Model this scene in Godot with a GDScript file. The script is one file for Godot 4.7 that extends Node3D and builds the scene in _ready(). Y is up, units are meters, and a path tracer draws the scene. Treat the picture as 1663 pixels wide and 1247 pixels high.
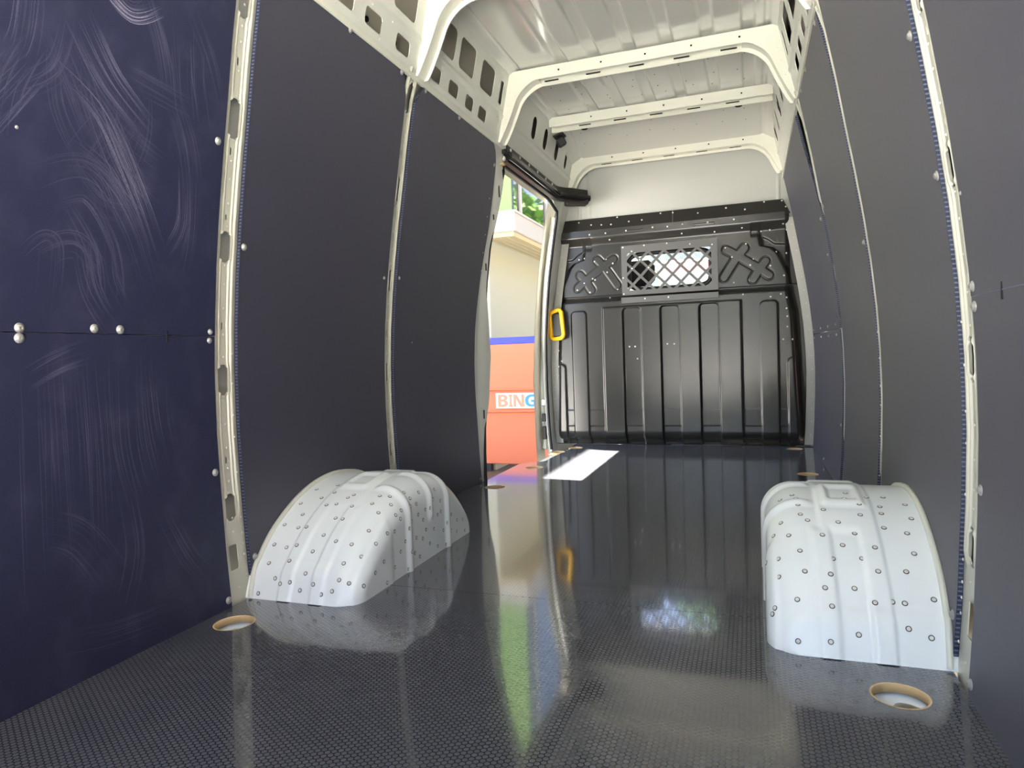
extends Node3D

# Cargo van interior seen from the open rear doors. Units metres, floor at y = 0, van centred on x = 0, -z is forward.

var M := {}
var rng := RandomNumberGenerator.new()
const PY := [0.0, .15, .35, .5, .65, .8, .95, 1.1, 1.25, 1.4, 1.55, 1.7, 1.81, 2.17]
const PW := [.888, .898, .906, .909, .906, .897, .882, .862, .838, .812, .787, .758, .735, .655]
const ZP := -4.957      # partition plane
const PC := -.025       # partition centre line
const GROUND := -.80


func _ready() -> void:
	rng.seed = 11
	# ---------------------------------------------------------------- camera, sky, sun, exposure
	var cam := Camera3D.new()
	cam.name = "camera"
	cam.position = Vector3(.511, .68, 0)
	cam.rotation_degrees = Vector3(-2.3755, 19.5, -2.0903)
	cam.fov = 59.09
	cam.near = .02
	cam.far = 300
	add_child(cam)
	cam.current = true
	var env := Environment.new()
	var sky := Sky.new()
	var sm := ProceduralSkyMaterial.new()
	sm.sky_top_color = Color(.60, .71, .90)
	sm.sky_horizon_color = Color(.92, .94, .95)
	sm.ground_bottom_color = Color(.45, .44, .40)
	sm.ground_horizon_color = Color(.62, .62, .58)
	sm.sky_energy_multiplier = 1.0
	sm.ground_energy_multiplier = 1.0
	sky.sky_material = sm
	env.background_mode = Environment.BG_SKY
	env.sky = sky
	env.background_energy_multiplier = 2.2
	env.tonemap_mode = Environment.TONE_MAPPER_LINEAR
	env.tonemap_exposure = 2.25
	env.sdfgi_enabled = true
	env.ssao_enabled = true
	env.ssil_enabled = true
	var we := WorldEnvironment.new()
	we.name = "world_environment"
	we.environment = env
	add_child(we)
	var sun := DirectionalLight3D.new()
	sun.name = "sun"
	sun.light_color = Color(1.0, .975, .94)
	sun.light_energy = 18.0
	sun.light_angular_distance = .53
	sun.shadow_enabled = true
	sun.look_at_from_position(Vector3.ZERO, Vector3(.29, -1, .06), Vector3(0, 0, 1))
	add_child(sun)

	make_materials()
	# ---------------------------------------------------------------- large structure
	build_floor()
	build_shell()
	build_ceiling()
	build_side_rails()
	build_door_surround()
	# ---------------------------------------------------------------- objects
	build_pillars()
	build_linings()
	build_bows()
	build_arches()
	build_partition()
	build_door_track()
	build_small_things()
	build_cab()
	build_outside()


# ==================================================================== materials
func mat(key: String, c: Color, rough: float, spec := .5, metal := 0.0) -> StandardMaterial3D:
	var m := StandardMaterial3D.new()
	m.resource_name = key
	m.albedo_color = c
	m.roughness = rough
	m.metallic_specular = spec
	m.metallic = metal
	M[key] = m
	return m


func make_materials() -> void:
	mat("white_paint", Color8(222, 223, 208), .28)
	mat("pillar_paint_dimmed", Color8(202, 202, 187), .3)  # same white body paint, darkened to tone down the light on the pillars
	mat("arch_paint", Color8(240, 245, 244), .22)
	mat("roof_paint", Color8(212, 213, 204), .09, .8)
	mat("rail_paint", Color8(218, 220, 210), .3)
	mat("outer_paint", Color8(190, 184, 168), .5)
	mat("liner_grey", Color8(174, 176, 170), .5)
	mat("post_grey", Color8(176, 176, 168), .35)
	mat("black_paint", Color8(48, 48, 45), .22, .52)
	mat("black_plate", Color8(34, 33, 31), .45)
	mat("grille_grey", Color8(92, 92, 90), .35)
	mat("black_rubber", Color8(16, 16, 17), .5)
	mat("black_gloss", Color8(14, 14, 17), .12)
	mat("dark_hole", Color8(18, 18, 16), .8)
	mat("cavity_shade", Color8(74, 72, 62), .7)  # dark tone standing in for shade behind the front rail ovals
	mat("ring_dark", Color8(52, 56, 56), .6)
	mat("steel", Color8(190, 190, 186), .3, .5, .85)
	mat("bolt_white", Color8(222, 220, 210), .3)
	mat("screw_zinc", Color8(168, 168, 164), .32, .5, .35)
	mat("yellow", Color8(245, 190, 12), .35)
	mat("wood", Color8(222, 190, 140), .6)
	mat("cell_blue", Color8(42, 47, 66), .5)
	mat("cell_web", Color8(98, 108, 134), .5)
	mat("seat_black", Color8(26, 27, 28), .8)
	mat("orange", Color8(206, 112, 76), .6)
	mat("blue_band", Color8(52, 62, 190), .6)
	mat("sign_white", Color8(200, 190, 180), .6)
	mat("letter_salmon", Color8(232, 138, 108), .6)
	mat("letter_blue", Color8(58, 140, 220), .6)
	mat("pale_wall", Color8(166, 168, 150), .8)
	mat("cream_soffit", Color8(172, 158, 122), .8)
	mat("fascia", Color8(160, 158, 154), .6)
	mat("glass_green_reflection", Color8(112, 142, 84), .2)  # green reflection in the end pane put into its base colour
	mat("window_glass", Color8(30, 44, 36), .03, 1.0)
	mat("concrete", Color8(200, 199, 195), .9)
	mat("added_asphalt", Color8(84, 84, 82), .9)  # dark surface of the road slab added to weaken ground bounce
	mat("brown_paving", Color8(92, 70, 50), .9)
	mat("bark", Color8(92, 74, 56), .9)
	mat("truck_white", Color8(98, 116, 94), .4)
	mat("truck_red", Color8(206, 52, 36), .5)
	mat("brick", Color8(110, 74, 60), .9)
	mat("dash", Color8(40, 40, 42), .7)
	for k in 3:
		var l := mat("leaf_%s" % ["dark", "mid", "light"][k], [Color8(62, 92, 34), Color8(96, 132, 48), Color8(142, 170, 70)][k], .6)
		l.cull_mode = BaseMaterial3D.CULL_DISABLED
		l.backlight_enabled = true
		l.backlight = Color(.15, .2, .05)
	var g := mat("pane", Color(.9, .95, .92, .02), .02)
	g.transparency = BaseMaterial3D.TRANSPARENCY_ALPHA
	hex_material()
	lining_material()


func tex(w: int, h: int, b: PackedByteArray) -> ImageTexture:
	return ImageTexture.create_from_image(Image.create_from_data(w, h, false, Image.FORMAT_RGB8, b))


# Phenolic floor board: rough raised hexagons between smooth lines
func hex_material() -> void:
	var a := .0067
	var tw := 3.0 * a * 8.0
	var th := sqrt(3.0) * a * 14.0
	var n := 1024
	var col := PackedByteArray()
	var rgh := PackedByteArray()
	col.resize(n * n * 3)
	rgh.resize(n * n * 3)
	var coat := PackedByteArray()
	coat.resize(n * n * 3)
	var cw := 3.0 * a
	var ch := sqrt(3.0) * a
	var inr := ch * .5
	var r := RandomNumberGenerator.new()
	r.seed = 5
	for j in n:
		var y := (j + .5) / n * th
		for i in n:
			var x := (i + .5) / n * tw
			var best := 9.0
			for k in 2:
				var qx := absf(fposmod(x + k * cw * .5 + cw * .5, cw) - cw * .5)
				var qy := absf(fposmod(y + k * ch * .5 + ch * .5, ch) - ch * .5)
				best = minf(best, maxf(qy, qy * .5 + qx * .8660254))
			var e := inr - best
			var t := smoothstep(.00060, .00085, e)
			var s := r.randf()
			var p := (j * n + i) * 3
			var v := int(lerpf(6, 76 + s * 12, t))
			col[p] = v
			col[p + 1] = v
			col[p + 2] = int(v * 1.05 + 1)
			var q := int(lerpf(13, 26 + s * 8, t))
			var cq := int(lerpf(255, 60, t))
			coat[p] = cq
			coat[p + 1] = cq
			coat[p + 2] = cq
			rgh[p] = q
			rgh[p + 1] = q
			rgh[p + 2] = q
	var m := mat("hex_board", Color.WHITE, 1.0, .9)
	m.clearcoat_enabled = true
	m.clearcoat = 1.0
	m.clearcoat_roughness = .05
	m.clearcoat_texture = tex(n, n, coat)
	m.rim_enabled = true
	m.rim = .10
	m.rim_tint = 0.0
	m.albedo_texture = tex(n, n, col)
	m.roughness_texture = tex(n, n, rgh)
	m.roughness_texture_channel = BaseMaterial3D.TEXTURE_CHANNEL_RED
	m.uv1_triplanar = true
	m.uv1_world_triplanar = true
	m.uv1_scale = Vector3(1.0 / tw, 1.0 / th, 1.0 / th)


# Dark blue board; "scuffed" carries pale wiping marks in (z, y) of the rear left panels
func lining_material() -> void:
	var r := RandomNumberGenerator.new()
	r.seed = 23
	var n := 512
	var b := PackedByteArray()
	b.resize(n * n * 3)
	for i in n * n:
		var s := r.randf() * 9.0 - 4.0
		b[i * 3] = int(43 + s)
		b[i * 3 + 1] = int(42 + s)
		b[i * 3 + 2] = int(62 + s)
	var m := mat("lining", Color.WHITE, .55, .95)
	m.albedo_texture = tex(n, n, b)
	m.uv1_scale = Vector3(2.5, 2.5, 1)
	m.rim_enabled = true
	m.rim = .15
	m.rim_tint = 0.0
	# scuffed: texture covers z -.70 .. -1.55, y 0 .. 1.80
	var w := 1024
	var h := 2048
	var f := PackedFloat32Array()
	f.resize(w * h)
	var bundles := [
		[[-1.06, 1.69, -1.13, 1.66, -1.25, 1.75], 10, .030, .30],
		[[-1.10, 1.56, -1.19, 1.55, -1.33, 1.64], 14, .035, .34],
		[[-1.10, 1.54, -1.20, 1.49, -1.28, 1.54], 10, .022, .50],
		[[-1.08, 1.44, -1.17, 1.33, -1.30, 1.24], 16, .045, .26],
		[[-1.10, 1.34, -1.20, 1.15, -1.31, 1.06], 12, .04, .26],
		[[-1.02, 1.33, -1.15, 1.26, -1.26, 1.10, -1.33, .96], 12, .03, .36],
		[[-1.04, 1.74, -1.02, 1.58, -1.00, 1.40], 8, .02, .22],
		[[-.98, 1.76, -.98, 1.4, -.965, 1.30], 8, .03, .20],
		[[-1.38, 1.20, -1.39, 1.05, -1.34, .96], 8, .02, .26],
		[[-1.41, 1.25, -1.42, 1.05, -1.40, .92], 8, .025, .20],
		[[-1.00, 1.05, -1.12, 1.10, -1.22, 1.0, -1.30, .80], 10, .05, .20],
		[[-1.0, .92, -1.10, .96, -1.18, .86], 8, .03, .16],
		[[-.98, .90, -1.04, .95, -1.03, .80], 6, .03, .16],
		[[-1.03, .74, -1.03, .5, -1.02, .2], 10, .06, .16],
		[[-1.12, .74, -1.13, .5, -1.12, .25], 12, .05, .18],
		[[-1.22, .74, -1.22, .5, -1.25, .35], 10, .05, .18],
		[[-1.30, .74, -1.31, .55, -1.34, .4], 10, .05, .18],
		[[-.98, .66, -1.06, .70, -1.15, .73], 8, .03, .20],
		[[-.98, .36, -1.08, .31, -1.16, .18], 8, .04, .14],
		[[-1.20, .45, -1.22, .25, -1.17, .10], 8, .03, .16],
		[[-1.30, .35, -1.37, .20, -1.44, .1], 8, .03, .14],
		[[-1.0, .10, -1.15, .07, -1.35, .06], 8, .03, .12]]
	for k in 22:
		var z0 := r.randf_range(-1.38, -.95)
		var y0 := r.randf_range(.98, 1.72)
		var a0 := r.randf_range(-2.6, -.4)
		var arc: Array = [z0, y0]
		for q in 2:
			a0 += r.randf_range(-.7, .7)
			arc.append(arc[arc.size() - 2] + cos(a0) * .11)
			arc.append(arc[arc.size() - 2] + sin(a0) * .13)
		bundles.append([arc, 9, r.randf_range(.02, .06), r.randf_range(.08, .22)])
	for u in bundles:
		var pts: Array = u[0]
		for k in int(float(u[1]) * 1.8):
			var off := r.randf_range(-1, 1) * float(u[2])
			var off2 := off + r.randf_range(-.35, .35) * float(u[2])
			var al := float(u[3]) * 1.35 * r.randf_range(.2, 1.0)
			var t0 := r.randf() * .35
			var t1 := 1.0 - r.randf() * .35
			var steps := 700
			for si in steps:
				var t := lerpf(t0, t1, si / float(steps))
				var p := along(pts, t)
				var tg := (along(pts, minf(t + .02, 1.0)) - along(pts, maxf(t - .02, 0.0))).normalized()
				p += Vector2(-tg.y, tg.x) * lerpf(off, off2, t)
				var px := int((-.70 - p.x) / .85 * w)
				var py := int((1.80 - p.y) / 1.80 * h)
				if px > 0 and px < w - 1 and py > 0 and py < h - 1:
					var fa := al * sin(clampf((t - t0) / (t1 - t0), 0, 1) * PI) * (.5 + .5 * r.randf())
					f[py * w + px] = maxf(f[py * w + px], fa)
					f[py * w + px + 1] = maxf(f[py * w + px + 1], fa * .7)
					f[(py + 1) * w + px] = maxf(f[(py + 1) * w + px], fa * .6)
	var soft := FastNoiseLite.new()
	soft.seed = 3
	soft.frequency = .006
	soft.fractal_octaves = 4
	var c := PackedByteArray()
	c.resize(w * h * 3)
	for j in h:
		for i in w:
			var k := j * w + i
			var s := r.randf() * 9.0 - 4.0
			var haze := maxf(0.0, soft.get_noise_2d(i * 1.1, j * .9)) * .12
			var al := clampf(f[k] * 1.7 + haze, 0, .8)
			c[k * 3] = int(lerpf(41 + s, 168, al))
			c[k * 3 + 1] = int(lerpf(44 + s, 162, al))
			c[k * 3 + 2] = int(lerpf(70 + s, 178, al))
	var m2 := mat("lining_scuffed", Color.WHITE, .5, .4)
	m2.albedo_texture = tex(w, h, c)
	m2.uv1_scale = Vector3(-1.0 / .85, -1.0 / 1.80, 1)
	m2.uv1_offset = Vector3(-.70 / .85, 1.0, 0)


func along(pts: Array, t: float) -> Vector2:
	var np := pts.size() / 2
	var q := t * (np - 1)
	var ii := mini(int(q), np - 2)
	return pt(pts, ii).cubic_interpolate(pt(pts, ii + 1), pt(pts, maxi(ii - 1, 0)), pt(pts, mini(ii + 2, np - 1)), q - ii)


func pt(a: Array, i: int) -> Vector2:
	return Vector2(a[i * 2], a[i * 2 + 1])


# ==================================================================== scene helpers
func numbered(called: String, parent: Node) -> String:
	if parent.get_node_or_null(called) == null:
		return called
	var k := 1
	while parent.get_node_or_null("%s_%03d" % [called, k]) != null:
		k += 1
	return "%s_%03d" % [called, k]


var counts := {}
func uname(called: String, parent: Node) -> String:
	var key := str(parent.get_instance_id()) + called
	var k: int = counts.get(key, 0)
	counts[key] = k + 1
	return called if k == 0 else "%s_%03d" % [called, k]


func tag(o: Node, label: String, category: String, group := "", kind := "") -> void:
	o.set_meta("label", label)
	if category != "":
		o.set_meta("category", category)
	if group != "":
		o.set_meta("group", group)
	if kind != "":
		o.set_meta("kind", kind)


func thing(called: String, label: String, category: String, at := Vector3.ZERO, group := "") -> Node3D:
	var o := Node3D.new()
	o.name = uname(called, self)
	add_child(o, true)
	o.position = at
	tag(o, label, category, group)
	return o


func struct(called: String, label := "") -> Node3D:
	var o := Node3D.new()
	o.name = uname(called, self)
	add_child(o, true)
	o.set_meta("kind", "structure")
	if label != "":
		o.set_meta("label", label)
	return o


func part(parent: Node, called: String, mesh: Mesh, material: String, xf := Transform3D(), kind := "") -> MeshInstance3D:
	var o := MeshInstance3D.new()
	o.name = uname(called, parent)
	o.mesh = mesh
	o.material_override = M[material]
	o.transform = xf
	parent.add_child(o, true)
	if kind != "":
		o.set_meta("kind", kind)
	return o


func on_surface(pos: Vector3, normal: Vector3) -> Transform3D:
	var y := normal.normalized()
	var x := y.cross(Vector3(.31, .2, .93)).normalized()
	return Transform3D(Basis(x, y, x.cross(y)), pos)


# ==================================================================== mesh helpers
func begin() -> SurfaceTool:
	var st := SurfaceTool.new()
	st.begin(Mesh.PRIMITIVE_TRIANGLES)
	return st


func done(st: SurfaceTool) -> ArrayMesh:
	st.generate_normals()
	return st.commit()


# corners anticlockwise as seen from outside
func quad(st: SurfaceTool, a: Vector3, b: Vector3, c: Vector3, d: Vector3, ua := Vector2.ZERO, ub := Vector2.ZERO, uc := Vector2.ZERO, ud := Vector2.ZERO) -> void:
	tri(st, a, b, c, ua, ub, uc)
	tri(st, a, c, d, ua, uc, ud)


func tri(st: SurfaceTool, a: Vector3, b: Vector3, c: Vector3, ua := Vector2.ZERO, ub := Vector2.ZERO, uc := Vector2.ZERO) -> void:
	st.set_uv(ua)
	st.add_vertex(a)
	st.set_uv(uc)
	st.add_vertex(c)
	st.set_uv(ub)
	st.add_vertex(b)


# box with chamfered edges
func cbox(st: SurfaceTool, size: Vector3, ch := .002, xf := Transform3D()) -> void:
	st.set_smooth_group(-1)
	var h := size * .5
	ch = minf(ch, minf(h.x, minf(h.y, h.z)) * .9)
	var P := {}
	for sx in [-1, 1]:
		for sy in [-1, 1]:
			for sz in [-1, 1]:
				for ax in 3:
					var v := Vector3(sx * h.x, sy * h.y, sz * h.z)
					for o in 3:
						if o != ax:
							v[o] -= ch * [sx, sy, sz][o]
					P[[sx, sy, sz, ax]] = xf * v
	var centre := xf * Vector3.ZERO
	for ax in 3:
		var u := (ax + 1) % 3
		var w := (ax + 2) % 3
		for s in [-1, 1]:
			var f: Array[Vector3] = []
			for q in [[-1, -1], [1, -1], [1, 1], [-1, 1]]:
				var k := [0, 0, 0, ax]
				k[ax] = s
				k[u] = q[0]
				k[w] = q[1]
				f.append(P[k])
			out_poly(st, f, centre)
		for a in [-1, 1]:
			for b in [-1, 1]:
				var f2: Array[Vector3] = []
				for q in [[-1, u], [1, u], [1, w], [-1, w]]:
					var k2 := [0, 0, 0, q[1]]
					k2[ax] = q[0]
					k2[u] = a
					k2[w] = b
					f2.append(P[k2])
				out_poly(st, f2, centre)
	for sx in [-1, 1]:
		for sy in [-1, 1]:
			for sz in [-1, 1]:
				out_poly(st, [P[[sx, sy, sz, 0]], P[[sx, sy, sz, 1]], P[[sx, sy, sz, 2]]], centre)


func out_poly(st: SurfaceTool, f: Array, centre: Vector3) -> void:
	var n: Vector3 = (f[1] - f[0]).cross(f[2] - f[0])
	if n.dot(f[0] - centre) < 0:
		f.reverse()
	for i in range(1, f.size() - 1):
		tri(st, f[0], f[i], f[i + 1])


func box_mesh(size: Vector3, ch := .002) -> ArrayMesh:
	var st := begin()
	cbox(st, size, ch)
	return done(st)


func xlate(v: Vector3) -> Transform3D:
	return Transform3D(Basis(), v)


# profile: Vector2(radius, height), from bottom outside upward
func lathe(st: SurfaceTool, prof: Array, n := 20, xf := Transform3D()) -> void:
	st.set_smooth_group(0)
	for i in n:
		var a := TAU * i / n
		var b := TAU * (i + 1) / n
		for k in prof.size() - 1:
			var p: Vector2 = prof[k]
			var q: Vector2 = prof[k + 1]
			var p0 := xf * Vector3(cos(a) * p.x, p.y, sin(a) * p.x)
			var p1 := xf * Vector3(cos(b) * p.x, p.y, sin(b) * p.x)
			var q0 := xf * Vector3(cos(a) * q.x, q.y, sin(a) * q.x)
			var q1 := xf * Vector3(cos(b) * q.x, q.y, sin(b) * q.x)
			if p.x < 1e-6:
				tri(st, p0, q0, q1)
			elif q.x < 1e-6:
				tri(st, p0, q0, p1)
			else:
				quad(st, p0, q0, q1, p1)


func lathe_mesh(prof: Array, n := 20) -> ArrayMesh:
	var st := begin()
	lathe(st, prof, n)
	return done(st)


# sweep a closed profile (Vector2 across, up) along a path; "up" fixes the frame
func sweep(st: SurfaceTool, path: Array, prof: Array, up: Vector3, closed := false, smooth := true) -> void:
	var rings := []
	var n := path.size()
	for i in n:
		var a: Vector3 = path[(i - 1 + n) % n] if closed or i > 0 else path[0]
		var b: Vector3 = path[(i + 1) % n] if closed or i < n - 1 else path[n - 1]
		var t := (b - a).normalized()
		var side := t.cross(up).normalized()
		var u := side.cross(t).normalized()
		var miter := 1.0
		if i > 0 and i < n - 1 or closed:
			var t1: Vector3 = (path[i] - a).normalized()
			miter = 1.0 / maxf(.5, t1.dot(t))
		var ring := []
		for p in prof:
			ring.append(path[i] + side * p.x * miter + u * p.y)
		rings.append(ring)
	st.set_smooth_group(0 if smooth else -1)
	var m := prof.size()
	for i in (n if closed else n - 1):
		var r0: Array = rings[i]
		var r1: Array = rings[(i + 1) % n]
		for k in m:
			var k2 := (k + 1) % m
			quad(st, r0[k], r0[k2], r1[k2], r1[k])
	if not closed:
		st.set_smooth_group(-1)
		for i in range(1, m - 1):
			tri(st, rings[0][0], rings[0][i + 1], rings[0][i])
			tri(st, rings[n - 1][0], rings[n - 1][i], rings[n - 1][i + 1])


func circle(r: float, n := 10) -> Array:
	var out := []
	for i in n:
		out.append(Vector2(cos(TAU * i / n), sin(TAU * i / n)) * r)
	return out


func rect(w: float, h: float) -> Array:
	return [Vector2(-w / 2, -h / 2), Vector2(w / 2, -h / 2), Vector2(w / 2, h / 2), Vector2(-w / 2, h / 2)]


# A sheet cut to the shape sdf(u, v) > 0. mp(u, v, d) maps to space, d = 0 front, d = depth back. "flip" if (u, v) runs clockwise seen from the front.
func sheet(st: SurfaceTool, u0: float, u1: float, nu: int, v0: float, v1: float, nv: int, sdf: Callable, mp: Callable, depth: float, flip := false, fsmooth := true, wsmooth := false) -> void:
	var val := PackedFloat32Array()
	val.resize((nu + 1) * (nv + 1))
	for j in nv + 1:
		var v := lerpf(v0, v1, j / float(nv))
		for i in nu + 1:
			val[j * (nu + 1) + i] = sdf.call(lerpf(u0, u1, i / float(nu)), v)
	var cache := {}
	for j in nv:
		for i in nu:
			var k := j * (nu + 1) + i
			var f := [val[k], val[k + 1], val[k + nu + 2], val[k + nu + 1]]
			if f[0] <= 0 and f[1] <= 0 and f[2] <= 0 and f[3] <= 0:
				continue
			var ua := lerpf(u0, u1, i / float(nu))
			var ub := lerpf(u0, u1, (i + 1) / float(nu))
			var va := lerpf(v0, v1, j / float(nv))
			var vb := lerpf(v0, v1, (j + 1) / float(nv))
			var c := [Vector2(ua, va), Vector2(ub, va), Vector2(ub, vb), Vector2(ua, vb)]
			var poly: Array[Vector2] = []
			var cutx: Array[Vector2] = []
			for e in 4:
				var fa: float = f[e]
				var fb: float = f[(e + 1) % 4]
				if fa > 0:
					poly.append(c[e])
				if (fa > 0) != (fb > 0):
					var p: Vector2 = c[e].lerp(c[(e + 1) % 4], fa / (fa - fb))
					poly.append(p)
					if fa > 0:
						cutx.append(p)
					else:
						cutx.append(p)
						if cutx.size() % 2 == 1 and cutx.size() == 1:
							cutx = [Vector2.INF, p]
			if poly.size() < 3:
				continue
			var P: Array[Vector3] = []
			for q in poly:
				P.append(mp.call(q.x, q.y, 0.0))
			st.set_smooth_group(0 if fsmooth else -1)
			for t in range(1, P.size() - 1):
				if flip:
					tri(st, P[0], P[t + 1], P[t], poly[0], poly[t + 1], poly[t])
				else:
					tri(st, P[0], P[t], P[t + 1], poly[0], poly[t], poly[t + 1])
			if depth == 0.0:
				continue
			var B: Array[Vector3] = []
			for q in poly:
				B.append(mp.call(q.x, q.y, depth))
			for t in range(1, B.size() - 1):
				if flip:
					tri(st, B[0], B[t], B[t + 1])
				else:
					tri(st, B[0], B[t + 1], B[t])
			if poly.size() == 4 and f[0] > 0 and f[1] > 0 and f[2] > 0 and f[3] > 0:
				continue
			st.set_smooth_group(2 if wsmooth else -1)
			# contour edges: consecutive polygon vertices that both are cut points and go exit -> entry
			var m := poly.size()
			for t in m:
				var a := poly[t]
				var b := poly[(t + 1) % m]
				if is_cut(a, c) and is_cut(b, c) and not same_edge(a, b, c):
					var af: Vector3 = mp.call(a.x, a.y, 0.0)
					var ab: Vector3 = mp.call(a.x, a.y, depth)
					var bf: Vector3 = mp.call(b.x, b.y, 0.0)
					var bb: Vector3 = mp.call(b.x, b.y, depth)
					if flip:
						quad(st, af, bf, bb, ab)
					else:
						quad(st, ab, bb, bf, af)


func is_cut(p: Vector2, c: Array) -> bool:
	for q in c:
		if p == q:
			return false
	return true


func same_edge(a: Vector2, b: Vector2, c: Array) -> bool:
	return (a.x == b.x and (a.x == c[0].x or a.x == c[1].x)) or (a.y == b.y and (a.y == c[0].y or a.y == c[2].y))


func rbox(x: float, y: float, hx: float, hy: float, r: float) -> float:   # > 0 inside
	var qx := absf(x) - hx + r
	var qy := absf(y) - hy + r
	return -(Vector2(maxf(qx, 0), maxf(qy, 0)).length() + minf(maxf(qx, qy), 0) - r)


func interp(x: float, xs: Array, ys: Array) -> float:
	if x <= xs[0]:
		return ys[0]
	for i in range(1, xs.size()):
		if x <= xs[i]:
			return lerpf(ys[i - 1], ys[i], (x - xs[i - 1]) / (xs[i] - xs[i - 1]))
	return ys[ys.size() - 1]


func hw(y: float) -> float:    # half width of the lining at height y
	return interp(y, PY, PW)


func bump(x: float, a: float, b: float, soft: float) -> float:   # 1 between a and b
	return smoothstep(a - soft, a + soft, x) * (1.0 - smoothstep(b - soft, b + soft, x))


# ==================================================================== floor
const HOLES := [[-.795, -1.415], [.768, -1.445], [.781, -3.86], [-.762, -3.27], [-.742, -3.885], [-.775, -4.53], [-.70, -4.74], [.767, -4.80]]

func build_floor() -> void:
	var fl := struct("floor", "black hexagon-patterned floor boards of the cargo bay")
	var mp := func(u: float, v: float, d: float) -> Vector3: return Vector3(u, -d, -v)
	var spans := [[-.62, 1.779], [1.781, 4.935]]
	for sp in spans:
		var st := begin()
		var sdf := func(x: float, z: float) -> float:
			var left := -.8895
			if z > 3.42:
				left = -.878
			if z > 4.0:
				left = lerpf(-.876, -.745, smoothstep(4.0, 4.14, z)) + .03 * smoothstep(4.2, 4.9, z)
			var f := minf(minf(.8895 - x, x - left), minf(z - sp[0], sp[1] - z))
			for s in [-1, 1]:
				var ax: float = s * .72
				f = minf(f, -rbox(x - ax, z - 2.02, .177, .437, .07))
			for h in HOLES:
				f = minf(f, Vector2(x - h[0], z + h[1]).length() - .05)
			return f
		var n := int((sp[1] - sp[0]) / .0125)
		sheet(st, -.9, .9, 144, sp[0] - .01, sp[1] + .01, n, sdf, mp, .012, true, false)
		part(fl, "floor_board", done(st), "hex_board")
	var rim := begin()
	lathe(rim, [Vector2(.053, .0002), Vector2(.0494, .0004), Vector2(.0490, -.001), Vector2(.0490, -.018), Vector2(.053, -.018)], 32)
	var rim_mesh := done(rim)
	for h in HOLES:
		part(fl, "hole_rim", rim_mesh, "wood", xlate(Vector3(h[0], 0, h[1])))
	part(fl, "floor_pan", box_mesh(Vector3(1.8, .02, 5.6), .002), "white_paint", xlate(Vector3(0, -.075, -2.16)))
	# lashing points under the round openings
	var cup := lathe_mesh([Vector2(.070, -.019), Vector2(.060, -.022), Vector2(.046, -.036), Vector2(.03, -.045), Vector2(0, -.047)], 28)
	var bar := begin()
	var path := []
	for i in 13:
		var t := i / 12.0
		path.append(Vector3(lerpf(-.05, .05, t), -.041 + .017 * sin(t * PI), .006 * sin(t * 9.0)))
	sweep(bar, path, circle(.006), Vector3(0, 0, 1))
	var bar_mesh := done(bar)
	var plate := box_mesh(Vector3(.03, .006, .05), .002)
	var where := ["in front of the left wheel arch", "in front of the right wheel arch", "behind the right arch near the partition", "just behind the side door post", "in the middle of the side door opening", "at the far end of the side step", "under the partition by the yellow handle", "under the right end of the partition"]
	for i in HOLES.size():
		var t := thing("lashing_point", "white lashing point in the round floor opening " + where[i], "lashing point", Vector3(HOLES[i][0], 0, HOLES[i][1]), "lashing points in the floor")
		part(t, "cup", cup, "arch_paint")
		part(t, "bar", bar_mesh, "steel", Transform3D(Basis(Vector3.UP, .7), Vector3.ZERO))
		part(t, "plate", plate, "white_paint", Transform3D(Basis(Vector3.UP, 1.1), Vector3(.012, -.034, .014)))


# ==================================================================== outer shell
const OY := [-.45, 0.0, .5, .9, 1.3, 1.7, 2.0, 2.24]
const OX := [.99, 1.01, 1.015, .99, .945, .875, .80, .70]

func build_shell() -> void:
	for s in [-1, 1]:
		var w := struct("wall_left" if s < 0 else "wall_right")
		var runs := [[.62, -5.0]] if s > 0 else [[.62, -3.62], [-4.80, -5.0]]
		for r in runs:
			var st := begin()
			for i in OY.size() - 1:
				for k in 2:
					var o = k * .004 * s
					var a := Vector3(s * OX[i] + o, OY[i], r[0])
					var b := Vector3(s * OX[i] + o, OY[i], r[1])
					var c := Vector3(s * OX[i + 1] + o, OY[i + 1], r[1])
					var d := Vector3(s * OX[i + 1] + o, OY[i + 1], r[0])
					if (s > 0) == (k == 0):
						quad(st, a, d, c, b)
					else:
						quad(st, a, b, c, d)
			part(w, "outer_skin", done(st), "outer_paint")
		if s < 0:   # above the sliding door
			var st2 := begin()
			for i in range(5, OY.size() - 1):
				var ya: float = maxf(OY[i], 1.78)
				var a := Vector3(-OX[i], ya, -3.62)
				var b := Vector3(-OX[i], ya, -4.80)
				quad(st2, a, b, Vector3(-OX[i + 1], OY[i + 1], -4.80), Vector3(-OX[i + 1], OY[i + 1], -3.62))
			part(w, "outer_skin", done(st2), "outer_paint")
	var rear := struct("wall_rear")
	for s in [-1, 1]:
		part(rear, "rear_post", box_mesh(Vector3(.16, 2.6, .10), .01), "white_paint", xlate(Vector3(s * .93, .95, .60)))
	part(rear, "rear_header", box_mesh(Vector3(2.0, .34, .10), .01), "white_paint", xlate(Vector3(0, 2.09, .60)))


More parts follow.
